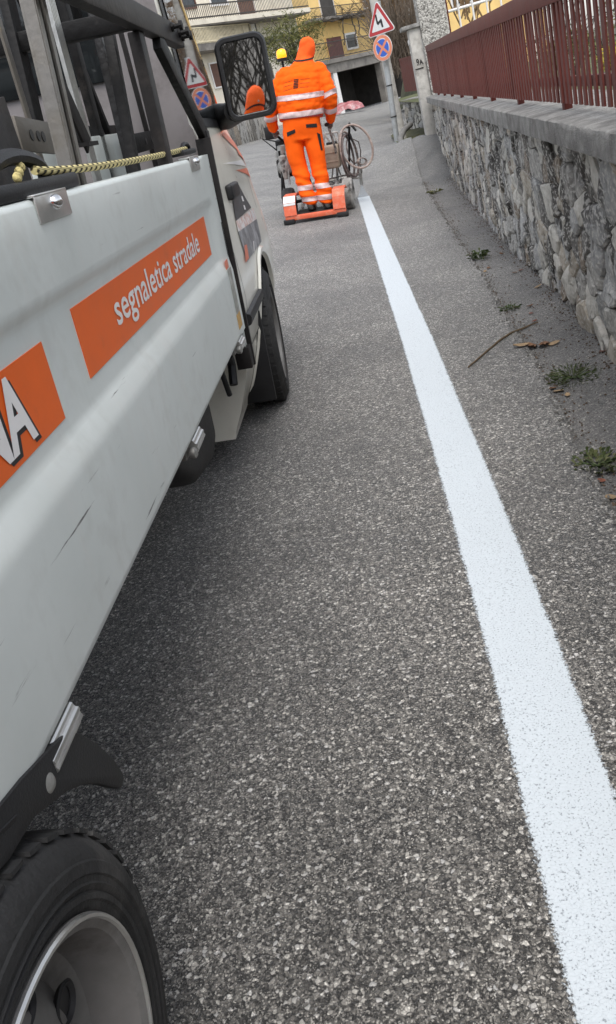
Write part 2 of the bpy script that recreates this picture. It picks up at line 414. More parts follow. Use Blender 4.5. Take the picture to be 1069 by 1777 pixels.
M['panel'] = panel_mat()

# ------------------------------------------------------------------ the truck (local frame: x=0 drop side, y forward, z up)
truck = thing('flatbed_truck', 'cream cabbed flatbed truck with grey-green drop side and orange lettered stickers', 'truck', (-.5, 0, .06))
truck.rotation_mode = 'YXZ'; truck.rotation_euler = (R(-1), R(4.8), 0)
T_M = Matrix.Translation((-.5, 0, .06)) @ Matrix.Rotation(R(-1), 4, 'X') @ Matrix.Rotation(R(4.8), 4, 'Y')
T_I = T_M.inverted()
def tloc(px, py, x=None, y=None):
    """pixel -> truck-local point on the plane x=const or y=const"""
    d = T_I.to_3x3() @ ray(px, py); o = T_I @ C_P
    t = (x - o.x) / d.x if x is not None else (y - o.y) / d.y
    return o + d * t
def tground(x, y):
    """truck-local height of the road under (x, y)"""
    z = 0.
    for _ in range(4):
        p = T_M @ Vector((x, y, z)); z += ground(p.x, p.y) - p.z
    return z

BY0, BY1 = -.62, 2.585       # bed from / to
XL = -1.66                   # far side
# ---- drop side with a recessed lettering band
PROF = [(.533, .004), (.536, .0075), (.545, .008), (.66, .008), (.718, .008), (.726, .0072), (.735, .0045), (.757, -.0070), (.764, -.0108), (.771, -.012), (.84, -.012), (.914, -.012), (.920, -.0112), (.926, -.0078), (.934, -.0028), (.940, -.0005), (.946, 0.), (1.0, 0.), (1.046, 0.), (1.0525, -.002), (1.055, -.006)]
def px_at(z): return interp([(a, b) for a, b in PROF], z)
def side_panel(name, mirror=False, parent=None):
    mb = MB(); ysn = [BY0 + (2.36 - BY0) * i / 24 for i in range(25)] + [2.40, 2.43, 2.455, 2.475, 2.495, 2.515, 2.54, BY1]
    rings = []
    for y in ysn:
        k = 1 - sstep(2.44, 2.52, y)
        ring = []
        for z, x in PROF:
            base = .008 if z < .74 else 0.
            if .715 < z < .766: base = lerp(.008, 0., (z - .715) / .05)
            xx = base + (x - base) * k
            ring.append(Vector((xx, y, z)))
        ring += [Vector((-.03, y, 1.055)), Vector((-.03, y, .533))]
        if mirror: ring = [Vector((XL - p.x, p.y, p.z)) for p in ring]
        rings.append(ring)
    mb.loft(rings)
    return mb.build(name, M['panel'], parent, smooth=True, angle=50)
side = side_panel('drop_side', parent=truck)
side_panel('drop_side', True, truck)
# stickers and their lettering lie in the recess
def sticker(name, y0, y1, z0, z1, m):
    mb = MB(); mb.prism([(0, 0), (y1 - y0, 0), (y1 - y0, z1 - z0), (0, z1 - z0)], (-.012, y0, z0), (0, 1, 0), (0, 0, 1), .0012)
    return mb.build(name, m, side)
def text_mesh(body, shear=0., off=0., space=1.):
    cu = bpy.data.curves.new('t', 'FONT'); cu.body = body; cu.size = 1; cu.shear = shear; cu.offset = off; cu.space_character = space; cu.resolution_u = 3
    o = bpy.data.objects.new('t', cu); COL.objects.link(o)
    me = bpy.data.meshes.new_from_object(o.evaluated_get(bpy.context.evaluated_depsgraph_get()))
    bpy.data.objects.remove(o); bpy.data.curves.remove(cu)
    v = [p.co.copy() for p in me.vertices]; f = [tuple(p.vertices) for p in me.polygons]; bpy.data.meshes.remove(me)
    return v, f
def letter_groups(v, f):
    par = list(range(len(v)))
    def find(a):
        while par[a] != a: par[a] = par[par[a]]; a = par[a]
        return a
    for q in f:
        for k in q[1:]: par[find(k)] = find(q[0])
    isl = {}
    for q in f: isl.setdefault(find(q[0]), []).append(q)
    sp = sorted((min(v[k].x for q in fs for k in q), max(v[k].x for q in fs for k in q), fs) for fs in isl.values())
    out = []
    for a, b, fs in sp:
        if out and a < out[-1][1] - .5 * min(b - a, out[-1][1] - out[-1][0]): out[-1][1] = max(b, out[-1][1]); out[-1][2] += fs
        else: out.append([a, b, list(fs)])
    return [g[2] for g in out]
def lettering(name, body, y0, y1, z0, z1, x, m, parent, shear=0., off=.02, dy=0., dz=0., zr=None, space=1.):
    v, f = text_mesh(body, shear, off, space)
    ax, bx = min(p.x for p in v), max(p.x for p in v)
    az, bz = (min(p.y for p in v), max(p.y for p in v)) if zr is None else zr
    for fs in letter_groups(v, f):
        ids = sorted({k for q in fs for k in q}); mp_ = {k: i for i, k in enumerate(ids)}; mb = MB()
        mb.add([(x, lerp(y0, y1, (v[k].x - ax) / (bx - ax)) + dy, lerp(z0, z1, (v[k].y - az) / (bz - az)) + dz) for k in ids], [tuple(mp_[k] for k in q) for q in fs])
        mb.build(name, m, parent, fix=False)
s2 = sticker('sticker', 1.137, 2.372, .799, .903, M['orange'])
s1 = sticker('sticker', .30, 1.0, .785, .890, M['orange'])
lettering('letter', 'segnaletica stradale', 1.335, 2.205, .8145, .885, -.0098, M['white'], side, off=.012)
lettering('letter_shadow', 'WNA', .625, .902, .797, .8825, -.0101, M['ink'], side, off=.035, dy=.008, dz=-.006)
lettering('letter', 'WNA', .625, .902, .797, .8825, -.0095, M['white'], side, off=.03)
# torn warning sticker at the front end of the side
a = MB()
for (y0, y1, z0, z1, mi) in ((2.475, 2.53, .735, .76, 0), (2.47, 2.535, .60, .735, 1), (2.46, 2.535, .555, .60, 2)):
    xx = .0088 if z1 < .74 else .0040
    a.prism([(0, 0), (y1 - y0, 0), (y1 - y0, z1 - z0), (0, z1 - z0)], (xx, y0, z0), (0, 1, 0), (0, 0, 1), .001, mi)
a.build('warning_sticker', [M['salmon'], mat('faded grey sticker', (.30, .30, .27), .6, var=.35, vs=30, dirt=(.62, .62, .58), ds=25), mat('ochre sticker', (.55, .34, .12), .6, var=.2, vs=30)], side)
# latch plates on the top edge
def latch(y0, y1):
    a = MB(); a.box((.0018, (y0 + y1) / 2, 1.0415), (.003, y1 - y0, .036)); a.box((-.012, (y0 + y1) / 2, 1.058), (.031, y1 - y0, .004))
    o = a.build('latch_plate', M['alu'], side, bevel=.0012)
    b = MB(); c = Vector((.003, lerp(y0, y1, .52), 1.045)); rg = []
    for i in range(6):
        t = i / 5; rg.append([c + Vector((.012 * math.sin(t * math.pi / 2), math.cos(a_) * .013 * math.cos(t * math.pi / 2 * .98), math.sin(a_) * .011 * math.cos(t * math.pi / 2 * .98))) for a_ in [k * math.pi / 8 for k in range(16)]])
    b.loft(rg); b.build('rivet', M['chrome'], o, smooth=True)
latch(1.088, 1.222); latch(2.275, 2.41)
# ---- hinges under the side: ribbed aluminium knuckle with a round pivot
def hinge(y):
    a = MB(); rings = []
    for yy in (y - .005, y + .085):
        ring = []
        for k in range(40):
            an = 2 * math.pi * k / 40; r_ = .017 + (.0022 if (k // 2) % 2 else 0)
            ring.append(Vector((-.004 + r_ * math.cos(an), yy, .512 + r_ * math.sin(an))))
        rings.append(ring)
    a.loft(rings); h = a.build('hinge', M['alu'], truck, smooth=False)
    b = MB(); b.lathe([(.0, -.004), (.010, -.003), (.012, .003), (.012, .009), (.007, .013), (0.001, .014)], (.002, y - .024, .509), 'X', 20)
    b.box((-.012, y - .02, .516), (.012, .05, .03)); b.build('pivot', M['steel'], h, smooth=True, angle=35)
for y in (.635, 1.575, 2.42): hinge(y)
# ---- front corner post of the bed
a = MB(); a.prism([(0, 0), (.034, 0), (.034, .018), (.022, .018), (.022, .010), (.012, .010), (.012, .018), (0, .018)], (-.022, 2.592, .445), (0, 1, 0), (1, 0, 0), -.61)
post = a.build('corner_post', M['panel'], truck)
a = MB(); a.bar((-.012, 2.640, .395), (-.012, 2.650, 1.10), .045, .018, (0, 1, 0)); a.bar((-.018, 2.6, .40), (-.018, 2.6, .47), .05, .05, (0, 1, 0))
a.build('corner_post', M['greyblack'], truck, bevel=.002)
a = MB(); a.bar((-.003, 2.609, .60), (-.003, 2.609, .86), .002, .006, (0, 1, 0)); a.build('slot', M['ink'], post)
for z in (.53, .93, .98, 1.02):
    b = MB(); b.lathe([(.004, 0), (.003, .002), (.0005, .003)], (-.004, 2.603, z), 'X', 8); b.build('rivet', M['steel'], post)
# ---- bed: planks, headboard, tailgate, chassis
a = MB(); a.box((XL / 2, (BY0 + BY1) / 2, .585), (-XL - .064, BY1 - BY0 - .01, .03)); a.build('bed_floor', M['greyblack'], truck)
for x in (-.02, XL + .02):
    a = MB(); a.bar((x, BY0, .548), (x, BY1, .548), .02, .025); a.build('floor_rail', M['black'], truck)
a = MB(); a.box((XL / 2, 2.60, .78), (-XL - .05, .03, .42)); a.build('headboard', M['panel'], truck, bevel=.004)
a = MB(); a.box((XL / 2, BY0 - .017, .79), (-XL + .01, .028, .52)); a.build('tailgate', M['panel'], truck, bevel=.004)
for x in (-.50, -1.16):
    a = MB(); a.bar((x, BY0, .47), (x, 4.1, .44), .07, .13); a.build('chassis_beam', M['black'], truck)
for y in (-.3, .6, 1.2, 1.8, 2.4):
    a = MB(); a.bar((-.06, y, .53), (XL + .06, y, .53), .05, .07); a.build('cross_member', M['black'], truck)
a = MB()
a.box((XL / 2, BY0 + .02, .40), (-XL - .1, .06, .12)); a.build('rear_bumper', M['black'], truck, bevel=.005)
# black tool / fuel tank behind the cab and the pipe ends beside it
a = MB(); rg = []
for y, zc_, hh in ((1.90, .43, .08), (1.95, .41, .11), (2.12, .355, .15), (2.36, .335, .165), (2.42, .34, .14)):
    c = Vector((-.26, y, zc_)); hw = .13
    rg.append([c + Vector((hw * math.copysign(abs(math.cos(t)) ** .35, math.cos(t)), 0, hh * math.copysign(abs(math.sin(t)) ** .35, math.sin(t)))) for t in [2 * math.pi * i / 32 for i in range(32)]])
a.loft(rg); a.build('fuel_tank', M['plastic'], truck, smooth=True, angle=35)
for (x, y, z, r_) in ((-.10, 2.46, .43, .026), (-.16, 1.60, .37, .03)):
    a = MB(); a.lathe([(r_ * .8, 0), (r_, .0), (r_, -.16), (r_ * .8, -.16)], (x, y, z), 'X', 18, closed=True); a.build('pipe_end', M['greyblack'], truck, smooth=True)
for (y, r_) in ((2.40, .075), (2.44, .055)):
    a = MB(); a.tube([(-.09 - .02 * i, y - .01, .46 + r_ * math.cos(i * .6) - .04) for i in range(6)], .012, 8); a.build('fuel_hose', M['plastic'], truck, smooth=True)
a = MB(); a.tube([(-.05, 2.50 + .02 * math.sin(i * .9), .47 - .018 * i) for i in range(6)], .014, 8); a.tube([(-.07, 2.40 + .016 * i, .50 - .03 * i) for i in range(6)], .009, 8)
a.build('cable', M['plastic'], truck, smooth=True)

# ---- wheels
def wheel(x, y, zc, r_, out=1, steer=0., rim_r=.187, edge='alu'):
    """outer face towards +x (out=1)"""
    e = bpy.data.objects.new('wheel', None); COL.objects.link(e); e.parent = truck; e.location = (x, y, zc); e.rotation_euler = (0, 0, steer + (0 if out > 0 else math.pi)); e.empty_display_size = .05
    wd = .175
    a = MB(); pr = [(rim_r + .004, -.016), (rim_r + .012, -.006), (rim_r + .022, -.002), (rim_r + .024, .002), (rim_r + .030, .002), (rim_r + .032, -.001), (r_ - .058, .004), (r_ - .056, .0015), (r_ - .050, .0015), (r_ - .048, .004), (r_ - .036, .003), (r_ - .034, .0005), (r_ - .028, -.001), (r_ - .018, -.008), (r_ - .006, -.022), (r_ - .001, -.04)]
    tread = []
    for k in range(5):
        h = -.045 - k * .022; tread += [(r_, h), (r_, h - .015), (r_ - .007, h - .016), (r_ - .007, h - .021)]
    pr2 = [(q, -wd - h_) for q, h_ in reversed(pr)]
    a.lathe(pr + tread[:-2] + pr2, (0, 0, 0), 'X', 72, closed=True)
    ty = a.build('tyre', M['rubber'], e, smooth=True, angle=35)
    # shoulder lugs
    b = MB()
    for k in range(46):
        an = 2 * math.pi * k / 46; c, s_ = math.cos(an), math.sin(an)
        rot = Matrix.Rotation(an, 3, 'X')
        b.box(Vector((-.030, c * (r_ - .0045), s_ * (r_ - .0035))), (.030, .005, r_ * .085), rot)
    b.build('tread_lugs', M['rubber'], ty)
    a = MB(); a.lathe([(rim_r + .010, -.012), (rim_r + .012, -.003), (rim_r + .006, .000), (rim_r - .004, -.006), (rim_r - .010, -.03), (rim_r - .020, -.060), (rim_r - .045, -.075), (rim_r - .055, -.066), (rim_r - .075, -.052), (.085, -.046), (.075, -.050), (.055, -.052), (.045, -.036), (.038, -.032), (0.002, -.031), (0.002, -.16), (rim_r, -.16)], (0, 0, 0), 'X', 72, closed=True)
    rm = a.build('rim', M['rim'], e, smooth=True, angle=30)
    a = MB(); a.tube([(.0, (rim_r + .008) * math.cos(i * math.pi / 36), (rim_r + .008) * math.sin(i * math.pi / 36)) for i in range(72)], .0035, 6, closed=True); a.build('rim_edge', M[edge], rm, smooth=True)
    for k in range(8):
        an = 2 * math.pi * (k + .3) / 8; q = rim_r - .064
        b = MB(); b.lathe([(.0, -.0035), (.019, -.0035), (.021, -.001), (.024, .003), (.021, .005), (.017, .0005), (.017, -.001), (.0, -.0012)], (-.054, q * math.cos(an), q * math.sin(an)), 'X', 18)
        b.build('rim_hole', M['ink'], rm, smooth=True)
    for k in range(5):
        an = 2 * math.pi * k / 5; b = MB(); b.lathe([(.011, -.006), (.011, .008), (.007, .012), (.0, .0125)], (-.044, .062 * math.cos(an), .062 * math.sin(an)), 'X', 6); b.build('wheel_nut', M['steel'], rm)
    return e
WR = .287
wheel(.034, .405, tground(-.07, .405) + WR - .004, WR, rim_r=.19)
FWY = 3.45
fz = tground(-.07, FWY) + .285 - .004
wheel(.010, FWY, fz, .285, steer=R(3), edge='greyblack')
wheel(XL - .016, .385, tground(XL + .07, .385) + WR - .004, WR, -1)
wheel(XL - .01, FWY, tground(XL + .07, FWY) + .285 - .004, .285, -1)
a = MB(); a.tube([(-.15, .42, .24), (XL + .15, .385, .15)], .045, 10); a.build('rear_axle', M['black'], truck, smooth=True)
# rear mudguard: curved black plastic shell round the wheel
a = MB(); rg = []
zc = tground(-.07, .385) + WR; rm_ = WR + .05
for i in range(19):
    an = R(64 + 102 * i / 18); wdt = .20
    cx = lambda q, x: Vector((x, .385 + q * math.cos(an), zc + q * math.sin(an) * .93))
    rg.append([cx(rm_, .010), cx(rm_ + .012, .014), cx(rm_ + .016, 0), cx(rm_ + .016, -wdt), cx(rm_ + .008, -wdt), cx(rm_ + .008, -.004)])
a.loft(rg)
# flat skirt of the guard filling up to the bed
vs = []; nf = 18
for i in range(nf + 1):
    an = R(14 + 152 * i / nf); vs.append(Vector((.004, .385 + rm_ * math.cos(an), zc + rm_ * math.sin(an) * .93)))
for i in range(nf + 1):
    an = R(14 + 152 * i / nf)
    yy = .385 + (rm_ + .10) * math.cos(an); zz = min(.530, zc + rm_ * math.sin(an) * .93 + .09 * (1 - abs(math.cos(an))) + .015)
    vs.append(Vector((.0, yy, zz)))
a.build('mudguard', M['plastic'], truck, smooth=True, angle=50)
# forward tongue of the guard
tp = [tloc(px, py, x=.012) for px, py in ((118, 1268), (140, 1272), (170, 1290), (198, 1316), (214, 1340), (217, 1352), (212, 1368), (196, 1366), (172, 1360), (145, 1362), (118, 1374), (95, 1392), (60, 1420), (20, 1490), (-40, 1560), (-40, 1450), (40, 1350))]
a = MB(); n = len(tp); a.add([p for p in tp] + [p + Vector((-.012, 0, 0)) for p in tp], [tuple(range(n)), tuple(range(n, 2 * n))[::-1]] + [(i, (i + 1) % n, n + (i + 1) % n, n + i) for i in range(n)])
a.build('mudguard_flap', M['plastic'], truck, bevel=.003)

# ---- cab: lofted shell
CR0 = 2.70
XS = [(.12, -.125), (.15, -.118), (.22, -.085), (.30, -.055), (.36, -.036), (.40, -.030), (.41, -.022), (.50, -.006), (.60, .001), (.70, -.004), (.80, -.015), (.87, -.024), (1.0, -.034), (1.10, -.041), (1.13, -.044), (1.145, -.052), (1.3, -.0636), (1.5, -.0786), (1.66, -.0906), (1.74, -.115), (1.80, -.18), (1.83, -.28)]
YF = [(.12, 4.20), (.25, 4.34), (.5, 4.40), (.75, 4.40), (.9, 4.34), (1.0, 4.25), (1.08, 4.08), (1.13, 3.97), (1.3, 3.84), (1.5, 3.67), (1.66, 3.52), (1.74, 3.42), (1.80, 3.26), (1.83, 3.1)]
CWD, CRR = .30, .55
def cab_x(y, z):
    k = sstep(1.0, 1.14, z); crr = lerp(CRR, .34, k); x = interp(XS, z) - .026 * max(0, y - 2.7) * k; yf = interp(YF, z); t = (y - (yf - crr)) / crr
    if t > 0: x -= lerp(CWD, .22, k) * (1 - math.sqrt(max(0, 1 - min(1, t) ** 2)))
    return x
XM = XL / 2
ARC = Vector((FWY, fz - .005)); ARR = .355
zs = [.12, .15, .19, .22, .26, .30, .33, .36, .385, .40, .41, .44, .47, .5, .53, .56, .59, .62, .65, .68, .72, .76, .8, .84, .87, .92, .96, 1.0, 1.04, 1.08, 1.10, 1.13, 1.145, 1.2, 1.3, 1.4, 1.5, 1.58, 1.66, 1.7, 1.74, 1.77, 1.80, 1.83]
nu = 46
def ring_cab(z):
    yf = interp(YF, z); pts = []
    for i in range(nu + 1):
        t = i / nu; y = CR0 + (yf - CR0) * (1 - (1 - t) ** 1.25); pts.append(Vector((cab_x(y, z), y, z)))
    xr = pts[-1].x; xl = 2 * XM - xr
    front = [Vector((lerp(xr, xl, (i + 1) / 13), yf + .10 * math.sin(math.pi * (i + 1) / 13), z)) for i in range(12)]
    left = [Vector((2 * XM - p.x, p.y, p.z)) for p in reversed(pts)]
    return pts + front + left
rings = [ring_cab(z) for z in zs]; nr = len(rings[0])
def insidea(p): return (Vector((p.y, p.z)) - ARC).length < ARR and p.z < .8
vs = [p.copy() for r_ in rings for p in r_]; fs = []
for i in range(len(rings) - 1):
    for j in range(nr - 1):
        q = (i * nr + j, i * nr + j + 1, (i + 1) * nr + j + 1, (i + 1) * nr + j)
        if j < nu or j >= nr - 1 - nu:
            if all(insidea(vs[k]) for k in q): continue
        fs.append(q)
snapped = set()
for q in fs:
    for k in q:
        if insidea(vs[k]) and k not in snapped:
            j = k % nr
            if j <= nu or j >= nr - 1 - nu:
                d = Vector((vs[k].y, vs[k].z)) - ARC; d = d.normalized() * ARR
                ny, nz_ = ARC.x + d.x, ARC.y + d.y
                xx = cab_x(ny, nz_); xx = xx if j <= nu else 2 * XM - xx
                vs[k] = Vector((xx, ny, nz_)); snapped.add(k)
a = MB(); a.add(vs, fs); top = (len(rings) - 1) * nr; a.add([vs[top + j] for j in range(nr)], [tuple(range(nr))])
cab = a.build('cab_body', M['cream'], truck, smooth=True, fix=True, angle=60)
# rear wall
a = MB(); rl = [Vector((cab_x(CR0, z), CR0, z)) for z in zs]; ll = [Vector((2 * XM - p.x, p.y, p.z)) for p in rl]; n = len(rl)
a.add(rl + ll, [(i, i + 1, n + i + 1, n + i) for i in range(n - 1)]); a.m = [1 if zs[i] < 1.0 else 0 for i in range(n - 1)]; a.build('cab_rear_wall', [M['cabback'], M['cream']], cab, fix=True)
a = MB(); a.box((XM, CR0 - .006, 1.47), (1.15, .012, .34)); a.build('rear_window', M['glass'], cab, bevel=.004)
# under tray / wheel housing
a = MB(); rg = []
for i in range(15):
    an = R(-25 + 230 * i / 14); p = Vector((0, ARC.x + (ARR - .003) * math.cos(an), ARC.y + (ARR - .003) * math.sin(an)))
    rg.append([Vector((cab_x(p.y, max(.13, p.z)) - .004, p.y, p.z)), Vector((-.34, p.y, p.z))])
a.loft(rg, closed=False, caps=False); a.box((-.36, ARC.x, .42), (.02, .8, .60)); a.box((XM, 3.4, .30), (1.2, 1.3, .10))
a.build('wheel_housing', M['plastic'], truck, smooth=True, fix=False)
a = MB(); rg = []
for i in range(25):
    an = R(-22 + 222 * i / 24); q = []
    for rr_, dx in ((ARR - .012, -.006), (ARR - .004, .010), (ARR + .014, .012), (ARR + .022, .002)):
        y, z = ARC.x + rr_ * math.cos(an), ARC.y + rr_ * math.sin(an); q.append(Vector((cab_x(y, max(.13, z)) + dx, y, z)))
    rg.append(q)
a.loft(rg, closed=False, caps=False); a.build('wheel_arch_lip', M['cream'], cab, smooth=True, fix=True)
# rear liner / mud flap behind the front wheel
a = MB(); a.box((-.10, ARC.x - .345, .30), (.19, .016, .36)); a.build('mud_flap', M['plastic'], truck, bevel=.004)
# patches that follow the cab side
def patch(name, quad, m, off=.003, nx=10, nz=10, parent=cab, thick=.0):
    (y0, z0), (y1, z1), (y2, z2), (y3, z3) = quad; mb = MB(); vs = []
    for j in range(nz + 1):
        v = j / nz
        for i in range(nx + 1):
            u = i / nx; y = lerp(lerp(y0, y1, u), lerp(y3, y2, u), v); z = lerp(lerp(z0, z1, u), lerp(z3, z2, u), v)
            vs.append(Vector((cab_x(y, z) + off, y, z)))
    mb.add(vs, [(j * (nx + 1) + i, j * (nx + 1) + i + 1, (j + 1) * (nx + 1) + i + 1, (j + 1) * (nx + 1) + i) for j in range(nz) for i in range(nx)])
    o = mb.build(name, m, parent, smooth=True, fix=False)
    return o
patch('window_frame', [(2.76, 1.135), (3.74, 1.135), (3.30, 1.71), (2.78, 1.71)], M['plastic'], .004)
wg = patch('door_window', [(2.83, 1.165), (3.62, 1.165), (3.27, 1.66), (2.84, 1.66)], M['glass'], .008)
# windscreen
a = MB(); rg = []
for i in range(9):
    z = lerp(1.15, 1.71, i / 8); r_ = ring_cab(z); seg = r_[nu + 0:nu + 14]; rg.append([p + Vector((0, .006, .003)) for p in seg])
a.loft(rg, closed=False, caps=False); a.build('windscreen', M['glass'], cab, smooth=True, fix=False)
# door seams
for q in ([(2.765, .42), (2.771, .42), (2.771, 1.13), (2.765, 1.13)], [(3.735, .80), (3.741, .80), (3.741, 1.13), (3.735, 1.13)], [(2.77, .415), (3.11, .415), (3.11, .421), (2.77, .421)]):
    patch('door_seam', q, M['ink'], .0022, 6, 12)
# black rub strip, handle, fuel flap
o = MB(); rg = []
for i in range(9):
    y = lerp(2.72, 3.19, i / 8); rg.append([Vector((cab_x(y, z) + dx, y, z)) for z, dx in ((.505, .001), (.512, .016), (.535, .020), (.545, .015), (.55, .001))])
o.loft(rg, closed=True); o.build('rub_strip', M['plastic'], cab, smooth=True)
hb = MB(); _h = tloc(402, 331, x=-.02); hp = Vector((cab_x(_h.y, _h.z), _h.y, _h.z))
hb.box(hp + Vector((.012, 0, 0)), (.026, .20, .052)); ho = hb.build('door_handle', M['plastic'], cab, bevel=.009, bseg=3)
# decal of a road on the door: dark quad, centre dashes, orange band, pale lettering block, cone
def pxq(pts, x=-.016): return [(q.y, q.z) for q in (tloc(340 + .2027 * a_, 200 + .2027 * b_, x=x) for a_, b_ in pts)]
M['greyprint'] = mat('grey photo print', (.20, .20, .21), .4, var=.5, vs=16, dirt=(.55, .55, .57), ds=9, dl=(.5, .7))
patch('door_decal', pxq([(340, 905), (470, 790), (385, 590), (330, 650)]), M['darkgrey'], .0030)
patch('door_decal', pxq([(400, 1265), (530, 1085), (505, 890), (350, 1000)]), M['greyprint'], .0030)
patch('decal_band', pxq([(348, 1000), (505, 890), (485, 795), (340, 905)]), mat('pink white print', (.62, .42, .37), .5, var=.35, vs=40, dirt=(.78, .75, .73), ds=30, dl=(.45, .55)), .0034)
for q in ([(405, 735), (418, 735), (408, 690), (398, 690)], [(414, 810), (424, 805), (418, 770), (408, 770)], [(458, 1175), (466, 1165), (466, 1080), (458, 1085)]): patch('decal_dash', pxq(q), M['white'], .0042, 2, 2)
patch('decal_cone', pxq([(385, 1270), (415, 1230), (405, 1110), (385, 1120)]), M['salmon'], .0045, 2, 4)
# orange stripes on the wing and a pale head-lamp edge
patch('wing_stripe', pxq([(240, 160), (280, 140), (350, 240), (365, 330)], -.045), M['salmon'], .003, 10, 10)
patch('wing_stripe', pxq([(365, 330), (352, 250), (425, 370), (452, 440)], -.035), M['salmon'], .003, 6, 10)
patch('wing_stripe', pxq([(345, 470), (440, 450), (495, 590), (470, 520)], -.03), M['salmon'], .003, 8, 10)
patch('headlight_edge', pxq([(215, 415), (330, 425), (420, 440), (380, 385)], -.036), M['white'], .0035, 10, 3)
# front of the cab: lamps, bumper, grille
for sgn in (1, -1):
    b = MB(); lx = XM + sgn * .56
    b.lathe([(.001, .03), (.07, .02), (.085, 0), (.085, -.05)], (lx, 4.40, .78), 'Y', 24); b.build('headlight', M['chrome'], cab, smooth=True)
b = MB(); b.box((XM, 4.46, .36), (1.20, .12, .20)); b.build('bumper', M['plastic'], cab, bevel=.03, bseg=3)
b = MB()
for i in range(5): b.box((XM, 4.475, .60 + i * .045), (.8, .02, .018))
b.build('grille', M['plastic'], cab)

# ---- wing mirror
MC = tloc(427, 134, y=3.28)                       # centre of the glass
Mw = T_M @ MC
tgt = Vector((.10, -1.6, 1.70))
nrm = ((C_P - Mw).normalized() + (tgt - Mw).normalized()).normalized()
nl = (T_I.to_3x3() @ nrm).normalized()
upl = Vector((-.02, 0, 1)); sx = upl.cross(nl).normalized(); uy = nl.cross(sx).normalized()
def rrect(w_, h_, r_, n=6, sk=0.):
    out = []
    for cx, cy, a0 in ((w_ / 2 - r_, h_ / 2 - r_, 0), (-w_ / 2 + r_, h_ / 2 - r_, 90), (-w_ / 2 + r_, -h_ / 2 + r_, 180), (w_ / 2 - r_, -h_ / 2 + r_, 270)):
        for i in range(n + 1):
            an = R(a0 + 90 * i / n); x, y = cx + r_ * math.cos(an), cy + r_ * math.sin(an); out.append((x + sk * y, y))
    return out
def mring(w_, h_, r_, d, sk=.0): return [MC + sx * p[0] + uy * p[1] + nl * d for p in rrect(w_, h_, r_, 6, sk)]
MWd, MHt, MSK = .172, .262, .0
a = MB(); a.loft([mring(MWd - .028, MHt - .03, .024, -.002, MSK), mring(MWd - .028, MHt - .03, .024, .004, MSK), mring(MWd - .02, MHt - .022, .028, .012, MSK), mring(MWd, MHt, .036, .012, MSK), mring(MWd + .014, MHt + .012, .04, -.004, MSK), mring(MWd + .012, MHt + .01, .04, -.03, MSK), mring(MWd - .01, MHt - .02, .04, -.075, MSK), mring(MWd - .07, MHt - .09, .03, -.10, MSK)])
mh = a.build('wing_mirror', M['plastic'], truck, smooth=True, angle=40)
a = MB(); n = len(rrect(1, 1, .1)); g1 = mring(MWd - .028, MHt - .03, .024, .0055, MSK); a.add(g1, [tuple(range(n))]); a.build('mirror_glass', M['mirror'], mh, fix=False)
a = MB(); root = Vector((cab_x(3.50, 1.17), 3.50, 1.17)); 
bot = MC - uy * (MHt / 2 - .035) - nl * .035 - sx * (MWd * .30)
for k in range(2):
    pass
ringA = [bot + sx * (.055 * math.cos(t)) + uy * (.040 * math.sin(t)) for t in [2 * math.pi * i / 16 for i in range(16)]]
ringB = [root + Vector((.0, .075 * math.cos(t), .050 * math.sin(t))) for t in [2 * math.pi * i / 16 for i in range(16)]]
midr = [(p + q) / 2 + Vector((0, 0, -.008)) for p, q in zip(ringA, ringB)]
# order ring B to match ring A
best = min(range(16), key=lambda k_: sum((ringA[i] - ringB[(i + k_) % 16]).length for i in range(16)))
ringB = [ringB[(i + best) % 16] for i in range(16)]; midr = [(p + q) / 2 + Vector((0, 0, -.008)) for p, q in zip(ringA, ringB)]
a.loft([ringA, midr, ringB]); a.build('mirror_arm', M['plastic'], mh, smooth=True)

# ---- steel rack round the bed: side rails, stanchions, brace
def beam(name, p, q, wd, dp, m, up=(1, 0, 0), bev=.003, parent=truck):
    b = MB(); b.bar(p, q, wd, dp, up); return b.build(name, m, parent, bevel=bev)
for x in (-.015, XL + .015):
    ra = beam('rack_rail', (x, BY0, 1.362), (x, 2.60, 1.362), .052, .03, M['greyblack'])
    for i, y in enumerate((2.44, 2.535, 2.575) if x > -.5 else ()):
        b = MB(); b.lathe([(.011, 0), (.011, .006), (.006, .007), (.006, .020), (.012, .021), (.012, .03), (.0, .031)], (x + .015, y, 1.372 - .006 * i), 'X', 10); b.build('bolt', M['black'], ra, smooth=True, angle=30)
    for y in (-.45, 2.10):
        beam('stanchion', (x - .012 if x > -.5 else x + .012, y, 1.336), (x - .012 if x > -.5 else x + .012, y + .01, .62), .055, .028, M['greyblack'])
    beam('rack_brace', (x, 2.27, 1.336), (x, 2.72, 1.10), .055, .022, M['black'])
    beam('rack_post', (x, 2.70, 1.12), (x, 2.70, 1.00), .05, .03, M['black'])
for y in (BY0 + .02, 2.10): beam('rack_cross_bar', (-.03, y, 1.362), (XL + .03, y, 1.362), .04, .04, M['black'], (0, 0, 1))

